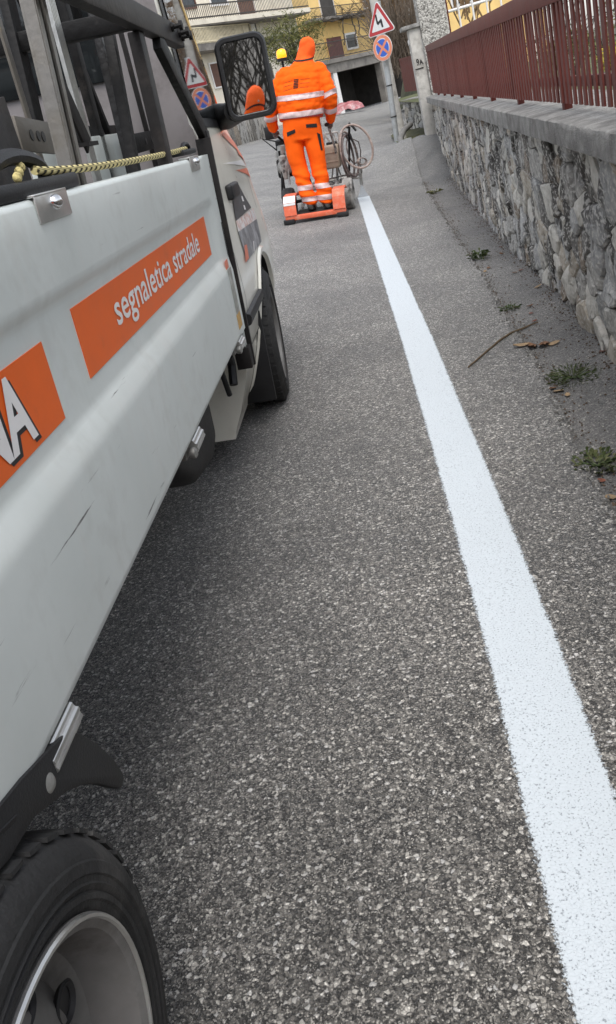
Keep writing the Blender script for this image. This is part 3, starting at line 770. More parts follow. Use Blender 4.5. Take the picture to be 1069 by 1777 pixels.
# ------------------------------------------------------------------ load on the bed: folded steel sign stands
def load_bar(name, label, pt, pb, x, wpx, dp, m, cat='metal post', zt=None, zb=.602, parts=None, dx=0.):
    """flat bar or channel standing in the bed; pixels give its line on the plane x"""
    a_ = tloc(*pt, x=x); b_ = tloc(*pb, x=x); d = (b_ - a_)
    if zt is not None: a_ = a_ + d * ((zt - a_.z) / d.z)
    b_ = b_ + d * ((zb - b_.z) / d.z)
    b_ = b_ + Vector((dx, 0, 0))
    o = thing(name, label, cat)
    o.parent = None; o.matrix_world = T_M
    h = MB()
    wd = wpx
    if parts == 'channel':
        h.bar(a_, b_, wd, .004, (1, 0, 0)); sidev = Vector((0, 1, 0))
        for s_ in (-1, 1):
            off = sidev * (wd / 2 - .002) * s_ + Vector((dp / 2, 0, 0)); h.bar(a_ + off, b_ + off, .004, dp, (1, 0, 0))
            off2 = sidev * (wd / 2 - .010) * s_ + Vector((dp, 0, 0)); h.bar(a_ + off2, b_ + off2, .016, .004, (1, 0, 0))
        c_ = h.build('channel', m, o)
    elif parts == 'ribbed':
        h.bar(a_, b_, wd, .004, (1, 0, 0))
        for k in range(5):
            off = Vector((.003, (k / 4 - .5) * wd * .92, 0)); h.bar(a_ + off, b_ + off, .004, .007, (1, 0, 0))
        c_ = h.build('profile', m, o)
    else:
        h.bar(a_, b_, wd, dp, (1, 0, 0)); c_ = h.build('bar', m, o, bevel=.0015)
    f = MB(); f.box(b_ + Vector((0, 0, .004)), (dp + .02, wd + .02, .008)); f.build('foot_plate', m, o)
    return o
M['bronze'] = mat('dull brown steel', (.14, .125, .105), .5, metal=.3, var=.25, vs=9, bump=.1, dirt=(.30, .24, .14), ds=10, dl=(.6, .7))
M['scrape'] = mat('black steel with yellow paint scrapes', (.016, .015, .015), .4, var=.4, vs=8, bump=.3, bs=40, dirt=(.42, .26, .06), ds=5, dl=(.60, .66))
M['zinc'] = mat('weathered zinc channel', (.19, .18, .165), .45, metal=.5, var=.22, vs=12, bump=.12, dirt=(.15, .135, .11), ds=8)
ZT = 1.62
load_bar('steel_plate', 'wide dark steel plate standing by the black cord bracket in the truck bed', (-20, 200), (22, 320), -.10, .16, .006, M['greyblack'], 'steel plate', zt=1.19)
load_bar('flat_bar', 'narrow dull brown flat bar behind the galvanised channel in the truck bed', (8, 70), (60, 240), -.20, .022, .006, M['bronze'], zt=ZT)
load_bar('steel_channel', 'galvanised C-channel post with two bright lips standing in the truck bed', (45, 0), (118, 312), -.075, .058, .022, M['zinc'], zt=ZT, parts='channel')
load_bar('ribbed_profile', 'pale ribbed aluminium profile leaning behind the galvanised channel', (84, 0), (162, 290), -.16, .045, .006, M['alu'], zt=ZT, parts='ribbed')
load_bar('flat_bar', 'wide dark flat bar slanting behind the galvanised channel', (58, 40), (132, 205), -.125, .05, .006, M['greyblack'], zt=ZT, zb=1.12)
load_bar('flat_bar', 'thin black bar leaning against the grey cab rear wall', (104, 25), (183, 218), -.26, .022, .016, M['black'], zt=ZT)
load_bar('flat_bar', 'second black bar leaning beside the thin bar against the cab rear wall', (132, 18), (205, 215), -.30, .026, .02, M['black'], zt=ZT)
load_bar('flat_bar', 'black bar streaked with yellow paint scrapes in the truck bed', (160, 10), (212, 225), -.16, .05, .02, M['scrape'], zt=ZT)
load_bar('flat_bar', 'heavy black box bar next to the yellow scraped bar', (180, 10), (233, 290), -.12, .030, .025, M['black'], zt=ZT)
load_bar('flat_bar', 'slender grey-black bar beside the rack stanchion, leaning forward', (200, 20), (258, 240), -.18, .02, .012, M['greyblack'], zt=ZT)
load_bar('flat_bar', 'broad black bar standing between the steel plate and the galvanised channel', (22, 40), (72, 250), -.30, .055, .02, M['black'], zt=ZT)
load_bar('flat_bar', 'black angle bar right behind the ribbed aluminium profile', (105, -10), (172, 240), -.22, .04, .02, M['black'], zt=ZT)
load_bar('flat_bar', 'black flat bar between the two leaning bars and the yellow scraped bar', (148, 0), (200, 240), -.34, .05, .012, M['black'], zt=ZT)
load_bar('flat_bar', 'black bar close to the rack stanchion on the cab side', (222, 40), (284, 250), -.24, .035, .02, M['black'], zt=1.5)
# perforated cross members lying across the stands
def cross(name, label, p, q, x, hh, m):
    a_ = tloc(*p, x=x); b_ = tloc(*q, x=x); o = thing(name, label, 'metal bar'); o.matrix_world = T_M
    h = MB(); h.bar(a_, b_, .006, hh, (0, 0, 1)); bo = h.build('bar', m, o, bevel=.001)
    for t in (.35, .55, .7):
        g = MB(); c_ = a_.lerp(b_, t); g.lathe([(.0, 0), (.009, 0), (.009, .0015), (.0, .0015)], c_ + Vector((.0032, 0, 0)), 'X', 12); g.build('hole', M['ink'], bo)
cross('perforated_bar', 'brown-black cross bar behind the cord knot in the truck bed', (30, 232), (88, 240), -.13, .055, M['bronze'])
cross('perforated_bar', 'black perforated bar below the grey cab rear wall', (128, 238), (212, 232), -.28, .05, M['black'])
cross('perforated_bar', 'black perforated bar ending at the rack stanchion', (232, 250), (283, 238), -.16, .05, M['black'])
# pale boards lying in the bed
for (p, q, lab) in (((55, 275), (90, 272), 'pale grey board standing behind the yellow cord near the knot'), ((160, 268), (212, 258), 'weathered grey plank lying behind the yellow cord')):
    a_ = tloc(*p, x=-.22); b_ = tloc(*q, x=-.22); o = MB(); o.bar(a_ + Vector((0, 0, -.02)), b_ + Vector((0, 0, -.02)), .02, .12, (0, 0, 1))
    o = o.build('board', M['panel'], None, bevel=.003); o.matrix_world = T_M; tag(o, lab, 'board')
# ------------------------------------------------------------------ yellow elastic cord and its bracket
def cord_mat():
    m, t, b = newmat('yellow braided cord'); L = t.links.new
    uv = N(t, 'UVMap'); wv = N(t, 'TexWave', wave_type='BANDS', bands_direction='DIAGONAL'); wv.inputs['Scale'].default_value = 1.; wv.inputs['Distortion'].default_value = .4
    L(uv.outputs[0], wv.inputs['Vector'])
    r_ = ramp(t, [(.0, (.03, .025, .01)), (.28, (.05, .04, .015)), (.36, (.62, .52, .22)), (1, (.72, .62, .30))]); L(wv.outputs['Fac'], r_.inputs['Fac']); L(r_.outputs[0], b.inputs['Base Color'])
    bp = N(t, 'Bump'); bp.inputs['Strength'].default_value = .5; bp.inputs['Distance'].default_value = .002; L(wv.outputs['Fac'], bp.inputs['Height']); L(bp.outputs[0], b.inputs['Normal'])
    b.inputs['Roughness'].default_value = .8
    return m
M['cord'] = cord_mat()
cordt = thing('elastic_cord', 'yellow and black braided elastic cord stretched along the bed side', 'cord'); cordt.matrix_world = T_M
pts = [tloc(px, py, x=-.022) for px, py in ((60, 296), (80, 297), (120, 294.5), (170, 289), (220, 281), (270, 271), (305, 263), (322, 258))]
n = 12; a = MB(); a.tube(pts, [.0062] * 8, n, caps=True); co = a.build('cord', M['cord'], cordt, smooth=True, fix=False)
ul = co.data.uv_layers.new(name='UVMap'); ln = 0.; acc = [0.]
for p, q in zip(pts, pts[1:]): ln += (q - p).length; acc.append(ln)
for poly in co.data.polygons:
    for li in poly.loop_indices:
        vi = co.data.loops[li].vertex_index; ul.data[li].uv = (acc[min(vi // n, 7)] * 22, (vi % n) / n * 1.0)
a = MB()
for k in range(3):
    c_ = tloc(36 - 3 * k, 290 + 9 * k, x=-.03 + .008 * k); rg = []
    for i in range(7):
        t = math.pi * i / 6; rg.append([c_ + Vector((.006 * math.sin(t) * math.cos(u), .008 * math.sin(t) * math.sin(u), .007 * math.cos(t))) for u in [2 * math.pi * j / 10 for j in range(10)]])
    a.loft(rg)
a.build('knot', mat('yellow knot', (.62, .52, .22), .85, var=.5, vs=120, bump=.6, bs=150), cordt, smooth=True)
br = thing('cord_bracket', 'black moulded bracket holding the knotted end of the yellow cord', 'bracket'); br.matrix_world = T_M
a = MB(); a.box(tloc(45, 332, x=-.03) + Vector((0, 0, .002)), (.05, .34, .022)); a.build('base', M['plastic'], br, bevel=.006)
a = MB(); cpt = tloc(30, 308, x=-.035); a.tube([cpt + Vector((0, .11 * math.cos(t), .030 * math.sin(t) - .004)) for t in [R(180 - 190 * i / 12) for i in range(13)]], .011, 8); a.build('hook', M['plastic'], br, smooth=True)
br2 = thing('cord_hook', 'small black hook at the cab end of the yellow cord', 'hook'); br2.matrix_world = T_M
a = MB(); a.box(tloc(318, 265, x=-.03), (.04, .20, .014)); a.build('base', M['plastic'], br2, bevel=.004)
a = MB(); cpt = tloc(322, 258, x=-.025); a.tube([cpt + Vector((0, .05 * math.cos(t), .012 * math.sin(t))) for t in [R(200 - 220 * i / 10) for i in range(11)]], .006, 8); a.build('hook', M['plastic'], br2, smooth=True)

# ------------------------------------------------------------------ the roadside stone wall
def stone_mat(name, c1, c2, c3, moss=.0):
    m, t, b = newmat(name); L = t.links.new
    g = N(t, 'NewGeometry'); oi = N(t, 'ObjectInfo')
    n1 = N(t, 'TexNoise'); n1.inputs['Scale'].default_value = 16; n1.inputs['Detail'].default_value = 10; n1.inputs['Roughness'].default_value = .7
    L(g.outputs['Position'], n1.inputs['Vector'])
    r1 = ramp(t, [(.28, c1), (.5, c2), (.72, c3)]); L(n1.outputs['Fac'], r1.inputs['Fac'])
    # damp lime and dirt runs: tall patches in the wall's own place
    mp = N(t, 'Mapping'); mp.inputs['Scale'].default_value = (3, 3.2, 1.3); L(g.outputs['Position'], mp.inputs['Vector'])
    n2 = N(t, 'TexNoise'); n2.inputs['Scale'].default_value = 1.7; n2.inputs['Detail'].default_value = 8; n2.inputs['Roughness'].default_value = .6; L(mp.outputs[0], n2.inputs['Vector'])
    r2 = ramp(t, [(.51, (0, 0, 0)), (.58, (.92, .92, .92))]); L(n2.outputs['Fac'], r2.inputs['Fac'])
    mx = N(t, 'MixRGB'); L(r2.outputs[0], mx.inputs['Fac']); L(r1.outputs[0], mx.inputs['Color1']); mx.inputs['Color2'].default_value = (.06, .055, .05, 1)
    n4 = N(t, 'TexNoise'); n4.inputs['Scale'].default_value = 60; n4.inputs['Detail'].default_value = 4; L(g.outputs['Position'], n4.inputs['Vector'])
    r4 = ramp(t, [(.52, (0, 0, 0)), (.64, (.8, .8, .8))]); L(n4.outputs['Fac'], r4.inputs['Fac'])
    m4 = N(t, 'MixRGB'); L(r4.outputs[0], m4.inputs['Fac']); L(mx.outputs[0], m4.inputs['Color1']); m4.inputs['Color2'].default_value = (.58, .56, .52, 1)
    L(m4.outputs[0], b.inputs['Base Color']); b.inputs['Roughness'].default_value = .9; b.inputs['Specular IOR Level'].default_value = .25
    n3 = N(t, 'TexNoise'); n3.inputs['Scale'].default_value = 45; n3.inputs['Detail'].default_value = 8; L(g.outputs['Position'], n3.inputs['Vector'])
    bp = N(t, 'Bump'); bp.inputs['Strength'].default_value = .7; bp.inputs['Distance'].default_value = .012; L(n3.outputs['Fac'], bp.inputs['Height']); L(bp.outputs[0], b.inputs['Normal'])
    return m
SM = [stone_mat('limestone grey', (.19, .183, .172), (.36, .348, .325), (.54, .52, .48)),
      stone_mat('limestone pale', (.33, .315, .285), (.54, .515, .46), (.72, .69, .63)),
      stone_mat('limestone dark', (.07, .066, .062), (.15, .143, .132), (.26, .248, .23)),
      stone_mat('limestone warm', (.22, .19, .155), (.42, .375, .31), (.60, .55, .47)),
      stone_mat('limestone blue', (.18, .18, .178), (.34, .338, .33), (.52, .51, .49)),
      stone_mat('limestone brown', (.11, .09, .07), (.23, .19, .15), (.36, .31, .25))]
M['mortar'] = mat('dark mortar', (.115, .108, .098), .95, var=.4, vs=20, bump=.9, bs=50, dirt=(.16, .15, .13), ds=12)
M['capstone'] = mat('rough cast concrete cap', (.30, .292, .275), .92, var=.35, vs=14, bump=1., bs=170, dirt=(.16, .152, .142), ds=5, dl=(.48, .66))

def clip(poly, px, py, nx, ny):
    """keep the side where (p - (px,py)).(nx,ny) <= 0"""
    out = []; n = len(poly)
    for i in range(n):
        a, b = poly[i], poly[(i + 1) % n]; da = (a[0] - px) * nx + (a[1] - py) * ny; db = (b[0] - px) * nx + (b[1] - py) * ny
        if da <= 0: out.append(a)
        if (da < 0 < db) or (db < 0 < da):
            t = da / (da - db); out.append((a[0] + (b[0] - a[0]) * t, a[1] + (b[1] - a[1]) * t))
    return out
def cells(u0, u1, v0, v1, du, dv, rr):
    """irregular rubble cells, u along the wall, v up"""
    seeds = []; v = v0; r_ = 0
    while v < v1 - dv * .3:
        h = dv * rr.uniform(.75, 1.3); u = u0 - du * rr.random()
        while u < u1 + du:
            w_ = du * rr.choice((.35, .45, .6, .8, 1, 1.3, 1.9)); seeds.append((u + w_ / 2 + rr.uniform(-.2, .2) * w_, v + h / 2 + rr.uniform(-.48, .48) * h)); u += w_
        v += h; r_ += 1
    ky = du / dv * .75; out = []
    grid = {}
    for i, (a, b) in enumerate(seeds): grid.setdefault(int(a / du / 2), []).append(i)
    for i, (a, b) in enumerate(seeds):
        poly = [(u0, v0), (u1, v0), (u1, v1), (u0, v1)]
        g = int(a / du / 2)
        for k in (g - 1, g, g + 1):
            for j in grid.get(k, ()):
                if j == i: continue
                c, d = seeds[j]
                if abs(c - a) > du * 3.4 or abs(d - b) > dv * 4: continue
                nx, ny = (c - a), (d - b) * ky * ky
                poly = clip(poly, (a + c) / 2, (b + d) / 2, nx, ny)
                if len(poly) < 3: break
            if len(poly) < 3: break
        if len(poly) >= 3: out.append(poly)
    return out
def chaikin(p, k=.15):
    out = []
    for i in range(len(p)):
        a, b = p[i], p[(i + 1) % len(p)]
        out += [(a[0] + (b[0] - a[0]) * k, a[1] + (b[1] - a[1]) * k), (a[0] + (b[0] - a[0]) * (1 - k), a[1] + (b[1] - a[1]) * (1 - k))]
    return out
def area(p): return .5 * sum(p[i][0] * p[(i + 1) % len(p)][1] - p[(i + 1) % len(p)][0] * p[i][1] for i in range(len(p)))
def stone(poly, place, rr, proud, gap=.0028):
    """place(u, v, d) -> point, d metres out of the wall"""
    cx = sum(p[0] for p in poly) / len(poly); cy = sum(p[1] for p in poly) / len(poly)
    q = []
    for x, y in poly:
        L_ = math.hypot(x - cx, y - cy)
        k = max(.1, 1 - gap / max(.01, L_) * 1.3); q.append((cx + (x - cx) * k, cy + (y - cy) * k))
    q = chaikin(q)
    q = [(x + rr.uniform(-.005, .005), y + rr.uniform(-.004, .004)) for x, y in q]
    n = len(q); d0 = proud * rr.uniform(.3, 1.7); tu, tv = rr.uniform(-.16, .16), rr.uniform(-.16, .16)
    def lay(k, d, jit):
        return [place(cx + (x - cx) * k, cy + (y - cy) * k, d + (x - cx) * tu * k + (y - cy) * tv * k + rr.uniform(-jit, jit)) for x, y in q]
    rings = [lay(1.0, -.02, 0), lay(1.0, d0 * .45, .002), lay(.90, d0 * .85, .005), lay(.62, d0 * 1.02, .006)]
    mb = MB(); vs = [p for r_ in rings for p in r_] + [place(cx, cy, d0 * 1.05)]; fs = []
    for i in range(3):
        for j in range(n): fs.append((i * n + j, i * n + (j + 1) % n, (i + 1) * n + (j + 1) % n, (i + 1) * n + j))
    for j in range(n): fs.append((3 * n + j, 3 * n + (j + 1) % n, 4 * n))
    mb.add(vs, fs); return mb
# wall frame: u = y along the road, face at wall_x(y), out towards the road (-x)
WDIR = Vector((.052, 1, 0)).normalized(); WOUT = Vector((-WDIR.y, WDIR.x, 0))
WY0, WY1 = -4.0, 13.45
CAPZ0, CAPZ1 = .765, .845
wall = thing('stone_wall', 'long low rubble stone wall with concrete cap beside the gutter', 'wall', (wall_x(5), 5, 0))
def wp(u, v, d): return Vector((wall_x(u), u, v)) + WOUT * d - wall.location
def wall_core(name, p0, p1, thick, z0, z1, m, parent, off=(0, 0, 0), out=WOUT):
    mb = MB(); p0, p1 = Vector(p0), Vector(p1); b = out * -thick
    vs = [p + Vector((0, 0, z)) - Vector(off) for z in (z0, z1) for p in (p0, p1, p1 + b, p0 + b)]
    mb.add(vs, [(0, 1, 2, 3), (4, 7, 6, 5), (0, 4, 5, 1), (1, 5, 6, 2), (2, 6, 7, 3), (3, 7, 4, 0)]); return mb.build(name, m, parent)
wall_core('mortar_core', (wall_x(WY0), WY0, 0), (wall_x(WY1), WY1, 0), .32, -.4, .764, M['mortar'], wall, wall.location)
rr = random.Random(11)
polys = []
for p in cells(.6, WY1, -.16, .762, .185, .122, rr):
    cu = sum(q[0] for q in p) / len(p); cv = sum(q[1] for q in p) / len(p)
    gz = ground(wall_x(cu), cu)
    if max(q[1] for q in p) < gz - .02 or abs(area(p)) < .0006: continue
    if area(p) < 0: p = p[::-1]
    polys.append((cu, cv, p))
vis = [q for q in polys if q[0] > 2.2]; vis.sort(key=lambda q: q[0]); front = vis[:298]; rest = vis[298:] + [q for q in polys if q[0] <= 2.2]
wts = (0, 0, 0, 1, 1, 1, 1, 2, 3, 3, 4, 4, 4, 5)
for cu, cv, p in front:
    stone(p, wp, rr, .015).build('stone', SM[rr.choice(wts)], wall, smooth=True, angle=24)
mb = MB()
for cu, cv, p in rest:
    s_ = stone(p, wp, rr, .015); mb.add(s_.v, s_.f, rr.choice(wts))
o = mb.build('stones', SM, wall, smooth=True, angle=24); o['kind'] = 'stuff'
# cap: rough cast slabs laid end to end
nslab = 9; L0 = WY0
for i in range(nslab):
    y0 = WY0 + (WY1 + .05 - WY0) * i / nslab + .002; y1 = WY0 + (WY1 + .05 - WY0) * (i + 1) / nslab - .002
    mb = MB(); rg = []; kk = 40
    for j in range(kk + 1):
        y = lerp(y0, y1, j / kk); ring = []
        for (dx, z) in ((0, CAPZ0), (-.001, .79), (-.001, .825), (0, .841), (.006, CAPZ1), (.10, CAPZ1 + .002), (.2, CAPZ1 + .003), (.30, CAPZ1 + .002), (.40, CAPZ1), (.42, .83), (.42, CAPZ0)):
            nn = noise.noise(Vector((y * 9, dx * 9, z * 20))) * .0022 + noise.noise(Vector((y * 45, dx * 40, z * 50))) * .0022
            ring.append(Vector((cap_x(y) + dx + nn, y, z + nn * (1 if z > .8 else .3))) - wall.location)
        rg.append(ring)
    mb.loft(rg); mb.build('cap_slab', M['capstone'], wall, smooth=True, angle=50)

# ------------------------------------------------------------------ brown steel fence on the wall
M['brown'] = mat('red-brown fence paint', (.12, .029, .022), .55, spec=.25, var=.12, vs=8, bump=.08, bs=60, dirt=(.075, .03, .026), ds=5, dl=(.5, .8))
fence = thing('metal_fence', 'red-brown steel slat fence standing on the stone wall cap', 'fence', (.69 + .052 * 6, 6, CAPZ1))
FO = fence.location.copy()
def fpos(y, z, dx=0.): return Vector((.69 + .052 * y + dx, y, z)) - FO
def ftop(y): return 1.225 + .0195 * y
FY0, FY1 = -2.0, 13.25
slat_me = None; ny = int((FY1 - FY0) / .085)
fr_ = Matrix((WDIR.cross(Vector((0, 0, 1))), WDIR, Vector((0, 0, 1)))).transposed()
for i in range(ny + 1):
    y = FY0 + i * .085; z0, z1 = .874, ftop(y) - .03
    if slat_me is None:
        mb = MB(); mb.box((0, 0, .5), (.0066, .040, 1), fr_); o = mb.build('slat', M['brown'], fence); slat_me = o.data
    else:
        o = bpy.data.objects.new('slat', slat_me); COL.objects.link(o); o.parent = fence
    o.location = fpos(y, z0, -.022 + rnd.uniform(-.001, .001)); o.scale = (1, 1, z1 - z0); o.rotation_euler = (rnd.uniform(-.006, .006), 0, rnd.uniform(-.02, .02))
for (za, zb, th, nm) in ((-.075, 0., .022, 'top_rail'),):
    mb = MB(); mb.add([fpos(y, ftop(y) + z, dx) for y in (FY0 - .05, FY1) for dx in (-.030, .006) for z in (za, zb)], [(0, 1, 3, 2), (4, 6, 7, 5), (0, 4, 5, 1), (2, 3, 7, 6), (0, 2, 6, 4), (1, 5, 7, 3)])
    mb.build(nm, M['brown'], fence, bevel=.002)
mb = MB(); mb.bar(fpos(FY0, .945, .012), fpos(FY1, .945, .012), .018, .035); mb.build('bottom_rail', M['brown'], fence)
for i in range(-4, 8):
    y = 3.64 + i * 1.245
    if FY0 < y < FY1:
        mb = MB(); mb.box(fpos(y, (CAPZ1 - .01 + ftop(y)) / 2, .0), (.030, .055, ftop(y) - CAPZ1 + .01 - .02), fr_); mb.build('post', M['brown'], fence, bevel=.002)

# ------------------------------------------------------------------ gate pillars at the end of the wall
def pebble_mat():
    m, t, b = newmat('pebble dash render'); L = t.links.new
    tc = N(t, 'TexCoord'); v = N(t, 'TexVoronoi'); v.inputs['Scale'].default_value = 55; L(tc.outputs['Object'], v.inputs['Vector'])
    sc = N(t, 'SeparateColor'); L(v.outputs['Color'], sc.inputs[0])
    r_ = ramp(t, [(0, (.10, .095, .085)), (.25, (.22, .21, .19)), (.6, (.40, .385, .35)), (1, (.55, .53, .49))]); L(sc.outputs[0], r_.inputs['Fac'])
    L(r_.outputs[0], b.inputs['Base Color']); b.inputs['Roughness'].default_value = .9
    bp = N(t, 'Bump'); bp.inputs['Strength'].default_value = .9; bp.inputs['Distance'].default_value = .01; L(v.outputs['Distance'], bp.inputs['Height']); bp.invert = True; L(bp.outputs[0], b.inputs['Normal'])
    return m
M['pebble'] = pebble_mat()
M['render'] = mat('weathered smooth render', (.47, .452, .415), .92, var=.2, vs=6, bump=.4, bs=60, dirt=(.24, .225, .20), ds=4)
def pillar(name, label, x0, x1, y0, y1, z0, z1, m):
    o = thing(name, label, 'pillar', ((x0 + x1) / 2, (y0 + y1) / 2, z0))
    mb = MB(); mb.box((0, 0, (z1 - z0) / 2), (x1 - x0, y1 - y0, z1 - z0)); mb.build('shaft', m, o, bevel=.012); return o
pA = pillar('gate_pillar', 'tall pebble-dashed gate pillar at the end of the stone wall', 1.362, 1.76, 13.52, 13.95, .0, 2.6, M['pebble'])
mb = MB(); mb.box((0, 0, 2.64), (.50, .52, .08)); mb.build('cap', M['capstone'], pA, bevel=.01)
pB = pillar('gate_post', 'smooth grey rendered post carrying the house number 9A', 1.185, 1.36, 13.58, 13.86, .0, 1.76, M['render'])
mb = MB(); mb.box((-.03, 0, 1.785), (.30, .36, .05)); mb.build('cap', M['capstone'], pB, bevel=.006)
M['iron'] = mat('dark wrought iron', (.03, .026, .024), .5, metal=.4, var=.3, vs=20)
v, f = text_mesh('9A', 0, .03)
hh = .115; ax = min(p.x for p in v); bx = max(p.x for p in v)
mb = MB(); mb.add([Vector((-.05 + (p.x - ax) / (bx - ax) * .10, -.1425, 1.28 + p.y * .095 * (1.25 if p.x < (ax + bx) / 2 else .95))) for p in v], f)
mb.build('house_number', M['iron'], pB, fix=False)['kind'] = 'stuff'
mb = MB(); mb.box((-.02, -.146, 1.235), (.12, .008, .012)); mb.build('number_rail', M['iron'], pB)
mb = MB(); mb.box((.083, -.144, 1.45), (.016, .012, .30)); mb.build('conduit', M['alu'], pB)
mb = MB(); mb.lathe([(.0, -.02), (.035, -.018), (.04, 0), (.03, .012), (0, .016)], (-.0875, .0, 1.60), 'X', 14); mb.build('bell_push', M['white'], pB, smooth=True)
# brown gate leaf frame right behind the pillar
gt = thing('garden_gate', 'red-brown gate post with white tubular frame behind the pebble-dashed pillar', 'gate', (1.80, 13.9, .8))
mb = MB(); mb.box((.0, 0, .62), (.05, .05, 1.24 + .6)); mb.build('post', M['brown'], gt)
for z in (.35, .75, 1.05):
    mb = MB(); mb.tube([(.03, .02, z), (1.6, .25, z)], .02, 8); mb.build('rail', M['white'], gt, smooth=True)
for k in range(7):
    mb = MB(); mb.tube([(.18 + k * .21, .02 + .033 * k, .1), (.18 + k * .21, .02 + .033 * k, 1.25)], .014, 8); mb.build('bar', M['white'], gt, smooth=True)

# ------------------------------------------------------------------ second wall and fence beyond the gate
W2A, W2B = Vector((2.55, 19.3, 0)), Vector((1.72, 25.2, 0))
d2 = (W2B - W2A).normalized(); o2 = Vector((-d2.y, d2.x, 0)); 
if o2.y > 0: o2 = -o2
wall2 = thing('stone_wall', 'mossy stone wall behind the sign pole under the brown panel fence', 'wall', tuple(W2A))
wall_core('mortar_core', W2A, W2B, .3, -.4, .62, M['mortar'], wall2, W2A, o2)
def wp2(u, v, d): return d2 * u + Vector((0, 0, v)) + o2 * d
L2 = (W2B - W2A).length
for p in cells(0, L2, -.25, .62, .42, .15, rr):
    if abs(area(p)) < .002: continue
    if area(p) < 0: p = p[::-1]
    stone(p, wp2, rr, .03).build('stone', SM[rr.choice(wts)], wall2, smooth=True, angle=38)
mb = MB(); c_ = d2 * (L2 / 2) + Vector((0, 0, .665)) - o2 * .12
mb.box(c_, (.42, L2 + .1, .09), Matrix((-o2, d2, Vector((0, 0, 1)))).transposed()); mb.build('cap_slab', M['capstone'], wall2, bevel=.01)
fence2 = thing('panel_fence', 'red-brown panel fence on the mossy wall behind the sign pole', 'fence', tuple(W2A + Vector((0, 0, .71)) - o2 * .12))
for k in range(24):
    mb = MB(); mb.box(d2 * (.1 + k * (L2 - .2) / 23) + Vector((0, 0, .42 + .007 * k)), (.012, .245, .80), Matrix((-o2, d2, Vector((0, 0, 1)))).transposed()); mb.build('panel', M['brown'], fence2)
mb = MB(); mb.bar(d2 * .0 + Vector((0, 0, .80)), d2 * L2 + Vector((0, 0, .98)), .03, .05); mb.build('top_rail', M['brown'], fence2)
# verge behind the ramp
M['moss'] = mat('mossy verge', (.075, .075, .035), .95, var=.5, vs=5, bump=1., bs=40, dirt=(.16, .15, .11), ds=4)
mb = MB(); vs = []; nn = 16
for i in range(nn + 1):
    for j in range(nn + 1):
        y = lerp(15.3, 25.5, i / nn); x = lerp(interp(CRACK, y) - .10, 3.2, j / nn)
        vs.append((x, y, ground(x, y) + .05 + .10 * sstep(1.2, 2.4, x) + .03 * noise.noise(Vector((x * 2, y * 2, 0)))))
mb.add(vs, [(i * (nn + 1) + j, i * (nn + 1) + j + 1, (i + 1) * (nn + 1) + j + 1, (i + 1) * (nn + 1) + j) for i in range(nn) for j in range(nn)])
struct(mb.build('verge', M['moss'], fix=False, smooth=True))
# bent kerb pipe round the verge
kp = [Vector((interp(CRACK, y) - .16 + dx, y, ground(.9, y) + z)) for y, dx, z in ((16.6, .0, .02), (17.2, .02, .10), (18.2, .05, .20), (19.4, .22, .28), (20.1, .42, .32))]
mb = MB(); mb.tube(kp, .06, 10); tag(mb.build('kerb_pipe', mat('grey kerb pipe', (.16, .155, .145), .8, var=.25, vs=8, bump=.4), smooth=True), 'bent grey pipe edging the mossy verge beside the sign pole', 'pipe')

# ------------------------------------------------------------------ sign pole, signs, utility post
SY = 20.5
sp = thing('road_sign', 'steel pole with double bend warning triangle above round no stopping sign', 'road sign', (1.10, SY, ground(1.1, SY) - .1))
SO = sp.location.copy()
M['signred'] = mat('sign red', (.45, .035, .04), .4, var=.08, vs=10)
M['signwhite'] = mat('sign white', (.74, .74, .73), .4, var=.05, vs=10, dirt=(.6, .6, .57), ds=6)
M['signorange'] = mat('faded sign red', (.74, .25, .14), .4, var=.08, vs=10)
M['signblue'] = mat('sign blue', (.035, .12, .52), .4, var=.1, vs=10)
M['postgrey'] = mat('grey zinc pole', (.36, .375, .38), .45, metal=.3, var=.15, vs=6, dirt=(.24, .23, .21), ds=5)
mb = MB(); mb.tube([(0, 0, 0), (.165, 0, 2.78 - SO.z)], .062, 16); mb.build('pole', M['postgrey'], sp, smooth=True)
for t in (.24, .56):
    z = .2 + t * 2; mb = MB(); mb.lathe([(.066, -.012), (.070, -.012), (.070, .012), (.066, .012)], (.165 * z / (2.78 - SO.z), 0, z), 'Z', 16, closed=True); mb.build('band', M['iron'], sp)
FA = R(38)                                     # signs face left of the camera
sn = Vector((-math.sin(FA), -math.cos(FA), 0)); su = Vector((math.cos(FA), -math.sin(FA), 0)); uz = Vector((.02, 0, 1)).normalized()
def splane(px, py): return aty(px, py, SY - .1) - SO
tc_ = splane(659, 36); dc_ = splane(664.5, 83)
def tri(s_, r_=.03):
    p = [(0, s_ * .577), (-s_ / 2, -s_ * .289), (s_ / 2, -s_ * .289)]; out = []
    for i in range(3):
        a, b, c = Vector(p[i - 1]), Vector(p[i]), Vector(p[(i + 1) % 3])
        for k in range(6):
            t = k / 5; u_ = b + (a - b).normalized() * r_ * 1.7; w_ = b + (c - b).normalized() * r_ * 1.7
            q = (1 - t) ** 2 * u_ + 2 * t * (1 - t) * b + t * t * w_; out.append((q.x, q.y))
    return out
def plate(name, poly, c_, d0, th, m, parent=sp):
    mb = MB(); mb.prism(poly, c_ + sn * d0, su, uz, -th if su.cross(uz).dot(sn) < 0 else th); return mb.build(name, m, parent)
TS = .76
tb = plate('warning_triangle', tri(TS, .06), tc_ + Vector((0, 0, -.035)), 0, .012, M['signwhite'])
plate('red_border', tri(TS - .05, .05), tc_ + Vector((0, 0, -.035)), .0125, .003, M['signred'], tb)
plate('white_field', tri(TS - .27, .02), tc_ + Vector((0, 0, -.035)), .016, .003, M['signwhite'], tb)
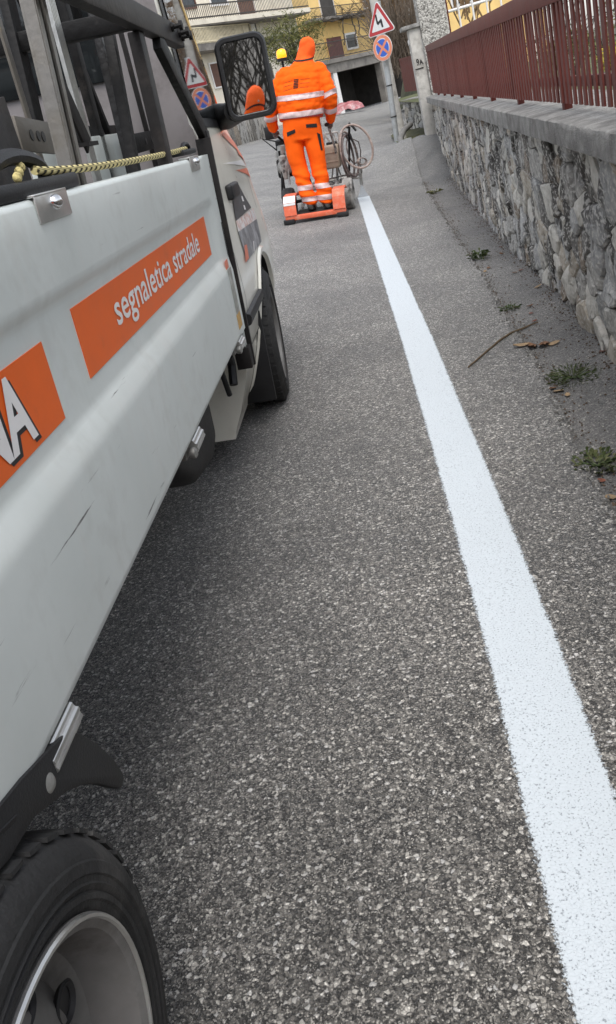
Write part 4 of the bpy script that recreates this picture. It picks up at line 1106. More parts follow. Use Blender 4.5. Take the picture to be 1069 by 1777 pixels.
arr = [(-.115, .19), (-.06, .19), (-.055, .03), (-.035, .005), (.06, .055), (.085, .045), (.105, -.155), (.05, -.155), (.035, -.04), (.015, -.03), (-.06, -.075), (-.10, -.03), (-.115, .19)][:-1]
arr = [(x * .78, y * .78 + .02) for x, y in arr]
plate('bend_arrow', arr[::-1], tc_ + Vector((0, 0, -.035)), .0195, .003, M['ink'], tb)
def disc(r_, n=40): return [(r_ * math.cos(2 * math.pi * i / n), r_ * math.sin(2 * math.pi * i / n)) for i in range(n)]
db = plate('no_stopping_disc', disc(.252), dc_, 0, .012, M['signwhite'])
plate('disc_face', disc(.244), dc_, .0125, .003, M['signorange'], db)
for k in range(4):
    a0 = R(45 + 90 * k + 90); 
    wed = [( .028 * 1.414 * math.cos(R(90 * k + 90)), .028 * 1.414 * math.sin(R(90 * k + 90)))]
    wed += [(.168 * math.cos(R(90 * k + 45 + 9 + t * 9)), .168 * math.sin(R(90 * k + 45 + 9 + t * 9))) for t in range(9)]
    plate('blue_field', wed, dc_, .016, .003, M['signblue'], db)
    big = [(p[0] * 1.09, p[1] * 1.09) for p in wed]
    plate('pale_rim', big, dc_, .0145, .002, M['signwhite'], db)
up = MB(); g0 = ground(1.36, 21.2)
b0 = aty(697, 238, 21.2); b1 = aty(640, -40, 21.2)
up.tube([b0 + Vector((0, 0, -.3)), b0.lerp(b1, .5), b1 + Vector((0, 0, .9))], [.12, .105, .09], 14)
tag(up.build('utility_post', M['render'], smooth=True), 'grey concrete utility post standing right behind the sign pole', 'post')

# ------------------------------------------------------------------ line marking machine
MX, MY = -.50, 9.12
G_M = Matrix.Translation((MX, MY, ground(MX, MY))) @ Matrix.Rotation(R(-5), 4, 'Z') @ Matrix.Rotation(math.atan(.10), 4, 'Y')
G_I = G_M.inverted()
def gl(px, py, y):
    """pixel -> machine-local point at local depth y"""
    d = G_I.to_3x3() @ ray(px, py); o = G_I @ C_P; return o + d * ((y - o.y) / d.y)
mach = thing('line_striping_machine', 'ride-on road line spraying machine with orange step fenders and hose coil', 'machine'); mach.matrix_world = G_M
M['fender'] = mat('faded orange-red paint', (.70, .135, .06), .5, var=.12, vs=14, dirt=(.55, .30, .22), ds=14, dl=(.5, .75))
M['paint_splash'] = mat('paint splashed frame', (.42, .40, .37), .6, var=.3, vs=30, dirt=(.10, .095, .09), ds=20, dl=(.5, .6))
M['beige'] = mat('beige tank plastic', (.40, .32, .245), .6, var=.12, vs=8, dirt=(.26, .20, .15), ds=10)
M['hose'] = mat('paint hose', (.33, .255, .22), .55, var=.25, vs=20, dirt=(.55, .5, .47), ds=25)
M['hosedark'] = mat('dark paint hose', (.10, .075, .07), .55, var=.3, vs=20, dirt=(.35, .28, .25), ds=25)
# step: rear bar, tread plate, two orange fenders
a = MB(); a.box((0, .03, .062), (.66, .05, .05)); st = a.build('rear_bar', M['fender'], mach, bevel=.008)
for x in (-.29, .29):
    b = MB(); b.box((x, .02, .030), (.12, .09, .046)); b.build('rubber_end', M['plastic'], st, bevel=.006)
a = MB(); a.box((0, .26, .078), (.46, .42, .018)); a.build('step_plate', M['greyblack'], mach, bevel=.004)
for s_ in (-1, 1):
    a = MB(); x0 = s_ * .265
    prof = [(-.005, .09), (.015, .215), (.09, .28), (.30, .285), (.42, .25), (.42, .24), (.30, .27), (.095, .265), (.03, .205), (.012, .09)]
    rg = [[Vector((x, p[0], p[1])) for p in prof] for x in (x0 - .066, x0 + .066)]
    a.loft(rg); fe = a.build('fender', M['fender'], mach, smooth=True, angle=30)
    if s_ < 0:
        b = MB(); b.add([(x0 - .064, .0135, .213), (x0 + .064, .0135, .213), (x0 + .064, .0100, .19), (x0 - .064, .0100, .19)], [(0, 1, 2, 3)])
        b.add([(x0 - .064, .0165, .217), (x0 + .064, .0165, .217), (x0 + .064, .085, .276), (x0 - .064, .085, .276)], [(3, 2, 1, 0)])
        b.v = [p + Vector((0, -.003, .002)) for p in b.v]; b.build('white_patch', M['signwhite'], fe, fix=False)
def small_wheel(x, y, r_, wd, mt, rimm, name='wheel'):
    e = bpy.data.objects.new(name, None); COL.objects.link(e); e.parent = mach; e.location = (x, y, r_ + (ground((G_M @ Vector((x, y, 0))).x, (G_M @ Vector((x, y, 0))).y) - (G_M @ Vector((x, y, 0))).z)); e.empty_display_size = .03
    a = MB(); pr = [(r_ * .55, -wd / 2 + .01), (r_ * .75, -wd / 2), (r_ * .93, -wd / 2 + .006), (r_, -wd / 2 + .03)]
    for k in range(5):
        h = -wd / 2 + .035 + k * (wd - .07) / 5; pr += [(r_, h), (r_, h + (wd - .07) / 7), (r_ - .006, h + (wd - .07) / 6.9), (r_ - .006, h + (wd - .07) / 5.2)]
    pr += [(r_, wd / 2 - .03), (r_ * .93, wd / 2 - .006), (r_ * .75, wd / 2), (r_ * .55, wd / 2 - .01)]
    a.lathe(pr, (0, 0, 0), 'X', 40, closed=True); a.build('tyre', mt, e, smooth=True, angle=30)
    a = MB(); a.lathe([(.0, -wd / 2 + .02), (r_ * .3, -wd / 2 + .012), (r_ * .56, -wd / 2 + .03), (r_ * .56, wd / 2 - .03), (r_ * .3, wd / 2 - .012), (.0, wd / 2 - .02)], (0, 0, 0), 'X', 24); a.build('rim', rimm, e, smooth=True, angle=30)
M['splashtyre'] = mat('tyre splashed with white paint', (.34, .33, .31), .8, var=.3, vs=20, bump=.2, dirt=(.06, .058, .055), ds=9, dl=(.48, .62))
small_wheel(-.335, .52, .165, .13, M['rubber'], M['fender'])
small_wheel(.325, .62, .165, .12, M['splashtyre'], M['paint_splash'])
small_wheel(0, 1.75, .13, .09, M['rubber'], M['paint_splash'])
a = MB(); a.tube([(-.33, .55, .165), (.33, .62, .165)], .018, 8); a.build('axle', M['black'], mach, smooth=True)
def rod(name, pts, r_, m, n=8, par=mach): b = MB(); b.tube(pts, r_, n); return b.build(name, m, par, smooth=True)
# chassis
for x in (-.17, .17): rod('frame_tube', [(x, .3, .12), (x, .7, .24), (x, 1.5, .26), (x * .3, 1.75, .26)], .018, M['paint_splash'])
for y in (.7, 1.1, 1.5): rod('frame_cross', [(-.26, y, .25), (.26, y, .25)], .015, M['paint_splash'])
# handle bars
hl = gl(474, 232, .50); hr = gl(567, 216, .50)
rod('handlebar', [(-.17, 1.15, .28), (-.20, .85, .62), hl + Vector((0, .12, -.01)), hl + Vector((0, -.05, .0))], .014, M['black'])
rod('handlebar', [(.17, 1.15, .28), (.22, .85, .62), hr + Vector((0, .12, -.01)), hr + Vector((0, -.05, .0))], .014, M['paint_splash'])
for p in (hl, hr): rod('grip', [p + Vector((0, -.07, 0)), p + Vector((0, .06, -.005))], .02, M['plastic'])
b = MB(); c_ = gl(468, 231, .62); b.box(c_, (.11, .05, .13)); b.build('control_box', M['plastic'], mach, bevel=.01)
# engine block on the left: crank case, cylinder fins, air filter, recoil housing
ec = gl(497, 285, .95)
b = MB(); b.box(ec + Vector((0, 0, -.03)), (.19, .26, .20)); en = b.build('engine', M['greyblack'], mach, bevel=.02)
for k in range(6): b = MB(); b.box(ec + Vector((-.02, -.02, .085 + k * .014)), (.15, .18, .006)); b.build('cooling_fin', M['alu'], en)
b = MB(); b.lathe([(.0, -.02), (.05, -.018), (.085, .0), (.09, .05), (.0, .05)], ec + Vector((.0, -.17, -.02)), 'Y', 24); b.build('recoil_cover', M['steel'], en, smooth=True, angle=35)
b = MB(); b.lathe([(.055, -.05), (.062, -.04), (.062, .05), (.04, .06), (.0, .06)], ec + Vector((-.02, -.05, .21)), 'Z', 20); b.build('air_filter', M['plastic'], en, smooth=True, angle=35)
b = MB(); b.lathe([(.0, -.08), (.05, -.075), (.055, -.06), (.055, .06), (.05, .075), (0, .08)], ec + Vector((.03, .08, .20)), 'X', 18); b.build('muffler', M['steel'], en, smooth=True, angle=35)
pump = gl(490, 268, .85); b = MB(); b.lathe([(.035, -.14), (.035, .0), (.05, .005), (.05, .09), (.03, .10), (.0, .10)], pump, 'Z', 16); b.build('paint_pump', M['steel'], mach, smooth=True, angle=35)
b = MB(); b.lathe([(.04, -.22), (.045, -.2), (.045, .02), (.02, .04)], pump + Vector((.0, -.05, -.04)), 'Z', 16); b.build('filter_bowl', M['paint_splash'], mach, smooth=True, angle=35)
for k, (p, q) in enumerate((((484, 262), (494, 330)), ((497, 262), (503, 320)), ((489, 296), (490, 345)))):
    rod('strut', [gl(*p, .8), gl(*q, .75)], .012, M['black'] if k != 1 else M['steel'])
# pointer frame sticking out on the left
p1, p2, p3 = gl(455, 241, .9), gl(486, 247, .8), gl(482, 262, .85)
rod('pointer_frame', [p2, p1, p3], .008, M['black'])
# tank box on the right with ribs
tcn = gl(576, 271, 1.0); b = MB(); b.box(tcn, (.19, .24, .25)); tk = b.build('paint_tank', M['beige'], mach, bevel=.025, bseg=3)
for z in (-.05, .045): b = MB(); b.box(tcn + Vector((0, -.121, z)), (.17, .012, .012)); b.build('tank_rib', M['beige'], tk, bevel=.004)
b = MB(); b.box(tcn + Vector((.02, 0, .135)), (.12, .14, .03)); b.build('tank_lid', M['plastic'], tk, bevel=.008)
for (p, q) in (((563, 232), (586, 229)), ((586, 229), (589, 248)), ((563, 232), (575, 250)), ((563, 232), (562, 255)), ((577, 231), (586, 247))):
    rod('frame_tube', [gl(*p, .95), gl(*q, .95)], .009, M['paint_splash'])
for (p, q) in (((566, 290), (566, 312)), ((578, 291), (576, 310)), ((586, 290), (592, 306)), ((566, 312), (600, 304)), ((590, 305), (628, 303)), ((590, 312), (628, 308)), ((601, 292), (604, 312))):
    rod('gun_arm', [gl(*p, 1.05), gl(*q, 1.25)], .010, M['paint_splash'])
# hose coil
def loop(cpx, cpy, rx, ry, tilt, depth, rad, m, turns=1., dz=.0, n=44):
    pts = []
    for i in range(int(n * turns) + 1):
        t = 2 * math.pi * i / n; x, y = rx * math.cos(t), ry * math.sin(t); ct, st_ = math.cos(tilt), math.sin(tilt)
        pts.append(gl(cpx + x * ct - y * st_ + dz * i / n, cpy + x * st_ + y * ct, depth + .13 * math.cos(t) * (1.2 if rx < 20 else .35) + .01 * i / n))
    b = MB(); b.tube(pts, rad, 8); return b.build('hose_loop', m, mach, smooth=True)
loop(618, 254, 27, 39, R(-22), .98, .013, M['hose'])
loop(606, 268, 13, 40, R(-14), 1.02, .013, M['hose'], 1)
loop(603, 272, 10, 38, R(-10), 1.05, .013, M['hosedark'])
loop(608, 270, 12, 37, R(-12), 1.0, .012, M['hosedark'])
loop(611, 262, 8, 22, R(-16), 1.08, .008, M['hosedark'])
loop(626, 280, 7, 6, 0, 1.12, .006, M['hose'], 2.4, 2)
# hose hanger post with hook and trigger
b0 = gl(606, 312, 1.1); b1 = gl(606, 220, 1.02); rod('hose_post', [b0, b1], .013, M['black'])
rod('hose_hook', [gl(602, 222, 1.02), gl(606, 214, 1.0), gl(614, 222, 1.0), gl(618, 227, 1.0)], .013, M['plastic'])
rod('trigger', [gl(607, 232, 1.0), gl(612, 246, 1.0)], .012, M['plastic'])
rod('gun_cable', [gl(610, 240, 1.0), gl(622, 246, 1.05), gl(626, 262, 1.1), gl(625, 284, 1.2), gl(627, 300, 1.3)], .006, M['hosedark'])
# spray gun over the line
gt_ = gl(626, 309, 1.55); b = MB(); b.lathe([(.012, -.10), (.02, -.09), (.02, .03), (.03, .035), (.03, .09), (.012, .10)], gt_ + Vector((0, 0, .02)), 'Z', 12); b.build('spray_gun', M['steel'], mach, smooth=True, angle=35)
rod('gun_holder', [gl(600, 303, 1.15), gt_ + Vector((0, 0, .06))], .012, M['paint_splash'])
# fan of paint from the nozzle to the road
m_, t_, b_ = newmat('paint spray fan'); b_.inputs['Base Color'].default_value = (.78, .82, .85, 1); b_.inputs['Roughness'].default_value = .9
n_ = N(t_, 'TexNoise'); n_.inputs['Scale'].default_value = 40; r_ = ramp(t_, [(.3, (.22, .22, .22)), (.7, (.55, .55, .55))]); t_.links.new(n_.outputs['Fac'], r_.inputs['Fac']); t_.links.new(r_.outputs[0], b_.inputs['Alpha'])
nz_ = gt_ + Vector((0, 0, -.08)); xl_ = interp(LINE_L, LINE_END) + .005
f0, f1 = G_I @ Vector((xl_, LINE_END - .02, ground(xl_, LINE_END) + .006)), G_I @ Vector((xl_ + .13, LINE_END - .02, ground(xl_ + .13, LINE_END) + .006))
b = MB(); b.loft([[nz_ + Vector((-.006, -.006, 0)), nz_ + Vector((.006, -.006, 0)), nz_ + Vector((.006, .006, 0)), nz_ + Vector((-.006, .006, 0))], [f0 + Vector((0, -.01, 0)), f1 + Vector((0, -.01, 0)), f1 + Vector((0, .02, 0)), f0 + Vector((0, .02, 0))]])
b.build('paint_spray', m_, mach)
# amber beacon on its mast
bc = gl(488.5, 96, 1.15)
rod('beacon_mast', [(-.17, 1.3, .26), bc + Vector((0.01, .02, -.75)), bc + Vector((0, 0, -.05))], .014, M['black'])
b = MB(); b.lathe([(.0, -.06), (.055, -.058), (.058, -.03), (.05, -.025)], bc, 'Z', 20); b.build('beacon_base', M['plastic'], mach, smooth=True, angle=35)
m_, t_, b_ = newmat('lit amber beacon lens'); b_.inputs['Base Color'].default_value = (.9, .42, .02, 1); b_.inputs['Roughness'].default_value = .2
n_ = N(t_, 'TexNoise'); n_.inputs['Scale'].default_value = 20; r_ = ramp(t_, [(.35, (.9, .24, .0)), (.65, (1, .50, .02))]); t_.links.new(n_.outputs['Fac'], r_.inputs['Fac']); t_.links.new(r_.outputs[0], b_.inputs['Emission Color']); b_.inputs['Emission Strength'].default_value = .55
b = MB(); b.lathe([(.052, -.03), (.056, -.01), (.055, .03), (.045, .05), (.02, .062), (.001, .064)], bc, 'Z', 20); b.build('beacon_lens', m_, mach, smooth=True)

# ------------------------------------------------------------------ people
M['hivis'] = mat('orange high-visibility cloth', (1.0, .118, .004), .85, var=.10, vs=5, bump=.35, bs=18, spec=.2)
M['hivis2'] = mat('orange knitted hood', (1.0, .13, .022), .9, var=.10, vs=8, bump=.4, bs=90, spec=.2)
M['reflect'] = mat('silver reflective tape', (.62, .47, .46), .5, metal=.15, var=.12, vs=40, bump=.1, bs=120)
M['blackcloth'] = mat('black cloth', (.012, .011, .011), .85, var=.3, vs=20, bump=.3, bs=60)
M['skin'] = mat('skin', (.52, .30, .22), .5, var=.1, vs=12)
M['glove'] = mat('grey work glove', (.17, .15, .14), .8, var=.3, vs=30, bump=.3, bs=80)
M['boot'] = mat('dark work boot', (.022, .02, .019), .6, var=.3, vs=20, bump=.2, dirt=(.10, .09, .08), ds=14)

def ell(c, rx, ry, n=20, rot=None, sq=1.):
    out = []
    for i in range(n):
        t = 2 * math.pi * i / n; p = Vector((rx * math.copysign(abs(math.cos(t)) ** sq, math.cos(t)), ry * math.copysign(abs(math.sin(t)) ** sq, math.sin(t)), 0))
        if rot is not None: p = rot @ p
        out.append(Vector(c) + p)
    return out
def limb(mb, pts, rads, n=16): mb.tube(pts, rads, n)
def smoothpath(pts, rads, k=5):
    P = [Vector(p) for p in pts]; out = []; rr_ = []
    for i in range(len(P) - 1):
        p0, p1, p2, p3 = P[max(0, i - 1)], P[i], P[i + 1], P[min(len(P) - 1, i + 2)]
        for j in range(k):
            t = j / k; out.append(.5 * ((2 * p1) + (p2 - p0) * t + (2 * p0 - 5 * p1 + 4 * p2 - p3) * t * t + (3 * p1 - p0 - 3 * p2 + p3) * t ** 3)); rr_.append(lerp(rads[i], rads[i + 1], t))
    out.append(P[-1]); rr_.append(rads[-1]); return out, rr_
def ball(mb, c, rx, ry, rz, n=16, k=9):
    rg = []
    for i in range(k):
        t = math.pi * (i + .02) / (k - .96); rg.append([Vector(c) + Vector((rx * math.sin(t) * math.cos(u), ry * math.sin(t) * math.sin(u), rz * math.cos(t))) for u in [2 * math.pi * j / n for j in range(n)]])
    mb.loft(rg)
def remesh(o, vox, it=4, fac=.5):
    md = o.modifiers.new('r', 'REMESH'); md.mode = 'VOXEL'; md.voxel_size = vox
    me = bpy.data.meshes.new_from_object(o.evaluated_get(bpy.context.evaluated_depsgraph_get()))
    o.modifiers.clear(); old = o.data; mats = [m for m in old.materials]; o.data = me
    me.materials.clear()
    for m in mats: me.materials.append(m)
    bm = bmesh.new(); bm.from_mesh(me)
    for _ in range(it): bmesh.ops.smooth_vert(bm, verts=bm.verts, factor=fac, use_axis_x=True, use_axis_y=True, use_axis_z=True)
    bm.to_mesh(me); bm.free(); me.shade_smooth(); return o
def displace(o, fn):
    me = o.data; ns = [v.normal.copy() for v in me.vertices]
    for v, n_ in zip(me.vertices, ns): v.co += n_ * fn(v.co, n_)
    me.update()
def band(src, name, m, parent, co, no, wd, off=.004, keep=lambda p: True):
    """ring of tape cut out of a garment between two parallel planes"""
    bm = bmesh.new(); bm.from_mesh(src.data); no = Vector(no).normalized(); co = Vector(co)
    for s_ in (-1, 1):
        bmesh.ops.bisect_plane(bm, geom=bm.verts[:] + bm.edges[:] + bm.faces[:], plane_co=co + no * wd / 2 * s_, plane_no=no * s_, clear_outer=True)
    bmesh.ops.delete(bm, geom=[f for f in bm.faces if not keep(f.calc_center_median())], context='FACES')
    bm.normal_update()
    mv = [(v, v.normal * off) for v in bm.verts]
    for v, d in mv: v.co += d
    me = bpy.data.meshes.new(name); bm.to_mesh(me); bm.free(); me.materials.clear(); me.materials.append(m); me.shade_smooth()
    o = bpy.data.objects.new(name, me); COL.objects.link(o); o.parent = parent; return o
def cloth_patch(src, name, m, parent, corners, off=.004, nx=10, nz=8):
    """patch sewn on the back of a garment: corners (x, z), projected from behind"""
    me = src.data; bv = BVHTree.FromPolygons([v.co for v in me.vertices], [tuple(p.vertices) for p in me.polygons]); vs = []
    (x0, z0), (x1, z1), (x2, z2), (x3, z3) = corners
    for j in range(nz + 1):
        for i in range(nx + 1):
            u, v = i / nx, j / nz; x = lerp(lerp(x0, x1, u), lerp(x3, x2, u), v); z = lerp(lerp(z0, z1, u), lerp(z3, z2, u), v)
            h = bv.ray_cast(Vector((x, -1, z)), Vector((0, 1, 0)))
            y = h[0].y if h[0] is not None else 0
            vs.append(Vector((x, y - off, z)))
    mb = MB(); mb.add(vs, [(j * (nx + 1) + i, j * (nx + 1) + i + 1, (j + 1) * (nx + 1) + i + 1, (j + 1) * (nx + 1) + i) for j in range(nz) for i in range(nx)])
    return mb.build(name, m, parent, smooth=True, fix=False)

SH_L, EL_L, WR_L = (-.225, .02, 1.355), (-.375, -.03, 1.12), (-.37, .12, .87)
SH_R, EL_R, WR_R = (.225, .02, 1.355), (.365, -.03, 1.12), (.35, .14, .90)
def make_person(label):
    # the body itself: one continuous surface, mostly under the clothes
    mb = MB()
    ball(mb, (.03, .085, 1.585), .078, .098, .118); limb(mb, [(0, .02, 1.40), (.02, .06, 1.52)], [.062, .058])
    mb.tube([(.075, .165, 1.585), (.085, .19, 1.565)], [.012, .016], 8)
    mb.loft([ell((0, 0, z), a_, b_) for z, a_, b_ in ((.82, .15, .11), (.95, .17, .12), (1.1, .165, .12), (1.25, .18, .125), (1.38, .19, .12), (1.44, .10, .09))])
    for S0, E0, W0 in ((SH_L, EL_L, WR_L), (SH_R, EL_R, WR_R)):
        p, r_ = smoothpath([Vector(S0) * .97, E0, W0, Vector(W0) + Vector((-.0, .07, -.02))], [.06, .045, .034, .03]); mb.tube(p, r_, 12)
    for s_ in (-1, 1):
        p, r_ = smoothpath([(s_ * .09, 0, .88), (s_ * .105, .02, .48), (s_ * .072, 0, .09), (s_ * .085, .10, .04)], [.09, .06, .045, .035]); mb.tube(p, r_, 12)
    body = remesh(mb.build('person', M['skin']), .014, 4)
    tag(body, label, 'person')
    # trousers
    mb = MB()
    mb.loft([ell((0, -.01, z), a_, b_, 24, sq=.85) for z, a_, b_ in ((.72, .215, .135), (.80, .232, .155), (.90, .240, .170), (.98, .232, .165), (1.05, .22, .155))])
    for s_ in (-1, 1):
        p, r_ = smoothpath([(s_ * .120, -.01, .84), (s_ * .128, .0, .66), (s_ * .124, .015, .45), (s_ * .112, -.005, .27), (s_ * .106, -.01, .12), (s_ * .104, -.005, .085)], [.126, .120, .103, .097, .103, .102]); mb.tube(p, r_, 20)
    tr = remesh(mb.build('trousers', M['hivis'], body), .012, 3)
    def folds(p, n_):
        k = sstep(.62, .35, p.z); w_ = noise.noise(Vector((p.x * 7, p.y * 5, p.z * 24))) * .010 * k + noise.noise(Vector((p.x * 5 + 9, p.y * 5, p.z * 6))) * .016
        return w_ + .009 * math.sin(p.z * 55 + p.x * 12 + 2 * noise.noise(p * 6)) * sstep(.5, .30, p.z) * sstep(.06, .16, p.z)
    displace(tr, folds)
    for z in (.245, .125):
        for s_ in (-1, 1): band(tr, 'ankle_band', M['reflect'], tr, (0, 0, z), (0, -.05, 1), .052, .004, lambda p, s_=s_: p.x * s_ > 0)
    for cs in ([(-.185, .775), (-.075, .80), (-.075, .835), (-.185, .815)], [(.065, .835), (.195, .83), (.195, .868), (.065, .868)]): cloth_patch(tr, 'pocket_flap', M['blackcloth'], tr, cs, .006)
    cloth_patch(tr, 'thigh_pocket', M['blackcloth'], tr, [(.20, .60), (.222, .60), (.222, .76), (.185, .78)], .006, 4, 8)
    for s_ in (-1, 1):
        b = MB(); b.loft([ell((s_ * .104, y, z), a_, b_, 16) for y, z, a_, b_ in ((-.005, .0, .052, .075), (0, .02, .054, .08), (.0, .06, .05, .075), (.0, .13, .05, .06))])
        rg = []
        for i in range(8):
            t = i / 7; y = -.10 + .30 * t; hh_ = interp([(0, .07), (.4, .095), (.7, .075), (.95, .055), (1, .03)], t); wd_ = interp([(0, .03), (.15, .042), (.6, .05), (.85, .047), (1, .025)], t)
            rg.append([Vector((s_ * .106 + wd_ * math.copysign(abs(math.cos(u)) ** .7, math.cos(u)), y, hh_ / 2 + hh_ / 2 * math.copysign(abs(math.sin(u)) ** .6, math.sin(u)))) for u in [2 * math.pi * j / 16 for j in range(16)]])
        b.loft(rg); remesh(b.build('boot', M['boot'], body), .009, 2)
    # jacket
    mb = MB()
    mb.loft([ell((0, y, z), a_, b_, 28, sq=.9) for z, a_, b_, y in ((.935, .262, .185, -.005), (.955, .272, .195, -.005), (1.01, .282, .205, 0), (1.10, .290, .212, 0), (1.2, .288, .205, .01), (1.3, .272, .19, .015), (1.38, .245, .165, .02), (1.44, .185, .135, .03), (1.485, .115, .105, .045), (1.53, .092, .098, .055))])
    for S0, E0, W0 in ((SH_L, EL_L, WR_L), (SH_R, EL_R, WR_R)):
        p, r_ = smoothpath([Vector(S0) + Vector((-.06 * math.copysign(1, S0[0]), 0, .0)), S0, E0, W0], [.10, .094, .086, .062]); mb.tube(p, r_, 18)
    jk = remesh(mb.build('jacket', M['hivis'], body), .012, 3)
    def quilt(p, n_):
        arm = abs(p.x) > .285 or (abs(p.x) > .25 and p.z < 1.05 and p.y > .08)
        q = p.z + (.05 * abs(p.x) if not arm else 0)
        c_ = abs(math.sin(math.pi * q / .072))
        k = 1 if .93 < p.z < 1.44 else .3
        return k * (.010 * (c_ ** .55) - .006) + .011 * noise.noise(Vector((p.x * 9, p.y * 9, p.z * 16))) + .006 * noise.noise(Vector((p.x * 22, p.y * 22, p.z * 30)))
    displace(jk, quilt)
    arm = lambda p: abs(p.x) > .298 - .02 * (p.z < 1.02)
    band(jk, 'torso_band', M['reflect'], jk, (0, 0, 1.165), (0, -.14, 1), .052, .005, lambda p: abs(p.x) < .296)
    band(jk, 'torso_band', M['reflect'], jk, (0, 0, 1.0), (0, -.14, 1), .052, .005, lambda p: abs(p.x) < .288)
    for s_ in (-1, 1):
        sgn = lambda p, s_=s_: p.x * s_ > .30
        band(jk, 'sleeve_band', M['reflect'], jk, (s_ * .37, 0, 1.145), (s_ * -.30, .0, 1), .052, .006, sgn)
        band(jk, 'sleeve_band', M['reflect'], jk, (s_ * .37, .05, 1.01), (0, -.5, 1), .052, .006, lambda p, s_=s_: p.x * s_ > .292)
    band(jk, 'hem', M['signred'], jk, (0, 0, .945), (0, 0, 1), .012, .003, lambda p: abs(p.x) < .28 and p.z < .96)
    for k in range(6): cloth_patch(jk, 'printed_mark', M['blackcloth'], jk, [(-.075, 1.222 + k * .0155), (-.015, 1.222 + k * .0155), (-.015, 1.231 + k * .0155), (-.075, 1.231 + k * .0155)], .006, 5, 1)
    for z in (1.222, 1.262, 1.300):
        cloth_patch(jk, 'quilt_seam', M['blackcloth'], jk, [(.0, z), (.12, z - .004), (.12, z - .001), (.0, z + .003)], .004, 8, 1); cloth_patch(jk, 'quilt_seam', M['blackcloth'], jk, [(-.20, z - .010), (-.09, z), (-.09, z + .003), (-.20, z - .007)], .004, 8, 1)
    # hood / balaclava over the head, collar
    mb = MB(); ball(mb, (.035, .070, 1.590), .108, .122, .130, 20, 11); mb.loft([ell((.0, .04, 1.43), .16, .13), ell((.008, .045, 1.48), .125, .115), ell((.015, .055, 1.53), .102, .108), ell((.02, .065, 1.58), .10, .11)]); ball(mb, (.012, .03, 1.655), .075, .08, .06)
    hd = remesh(mb.build('hood', M['hivis2'], body), .011, 4); displace(hd, lambda p, n_: .005 * noise.noise(Vector((p.x * 14, p.y * 14, p.z * 22))))
    band(hd, 'collar_shadow_line', M['blackcloth'], hd, (0, 0, 1.502), (0, -.25, 1), .014, .004)  # black strip paints the shade line between hood and collar
    # gloves with five fingers closed round the grips
    for W0, s_ in ((WR_L, -1), (WR_R, 1)):
        w0 = Vector(W0); mb = MB(); mb.tube([w0 + Vector((0, -.03, .01)), w0 + Vector((0, .03, -.015))], [.042, .040], 12)
        ball(mb, w0 + Vector((0, .075, -.025)), .028, .052, .045)
        for k in range(4):
            b0_ = w0 + Vector((s_ * .018, .045 + k * .021, -.055 + .003 * k)); r0 = .0115 - .0008 * abs(k - 1.2)
            mb.tube([w0 + Vector((s_ * .012, .05 + k * .019, -.025)), b0_, b0_ + Vector((-s_ * .022, .002, -.026)), b0_ + Vector((-s_ * .05, .0, -.012)), b0_ + Vector((-s_ * .048, -.002, .012))], [r0, r0, r0, r0 * .95, r0 * .85], 8)
        mb.tube([w0 + Vector((-s_ * .015, .035, -.01)), w0 + Vector((-s_ * .045, .06, -.02)), w0 + Vector((-s_ * .052, .09, -.04))], [.015, .013, .011], 8)
        remesh(mb.build('glove', M['glove'], body), .006, 2, .4)
    return body
def bend(root):
    for o in [root] + list(root.children_recursive):
        if o.type == 'MESH':
            for v in o.data.vertices: v.co.x = v.co.x * .88 - .115 * math.sin(math.pi * max(0, min(1, (v.co.z + .0) / 1.68)))
            o.data.update()
worker = make_person('worker seen from behind in orange quilted jacket and hood riding the line machine')
bend(worker)
feet = G_M @ Vector((.035, .22, .088)); headp = aty(527, 62, feet.y + .14)
ax = (headp - feet); hgt = ax.length; axn = ax.normalized()
fwd = Vector((.03, 1, 0)); fwd = (fwd - axn * fwd.dot(axn)).normalized(); rgt = fwd.cross(axn)
PS = hgt / 1.722
Wm = Matrix((rgt, fwd, axn)).transposed().to_4x4() @ Matrix.Scale(PS, 4); Wm.translation = feet
worker.matrix_world = Wm
print('worker height', hgt)
# the photographer, seen only in the wing mirror
def copy_tree(o, parent=None):
    c_ = o.copy(); COL.objects.link(c_); c_.parent = parent
    if parent is not None: c_.matrix_parent_inverse = o.matrix_parent_inverse.copy()
    for ch in list(o.children): copy_tree(ch, c_)
    return c_
ph = copy_tree(worker); ph['label'] = 'person in orange jacket reflected in the wing mirror, standing behind the truck'
ph.matrix_world = Matrix.Translation((.12, -1.6, ground(.2, -1.6))) @ Matrix.Rotation(R(8), 4, 'Z') @ Matrix.Scale(.94, 4)

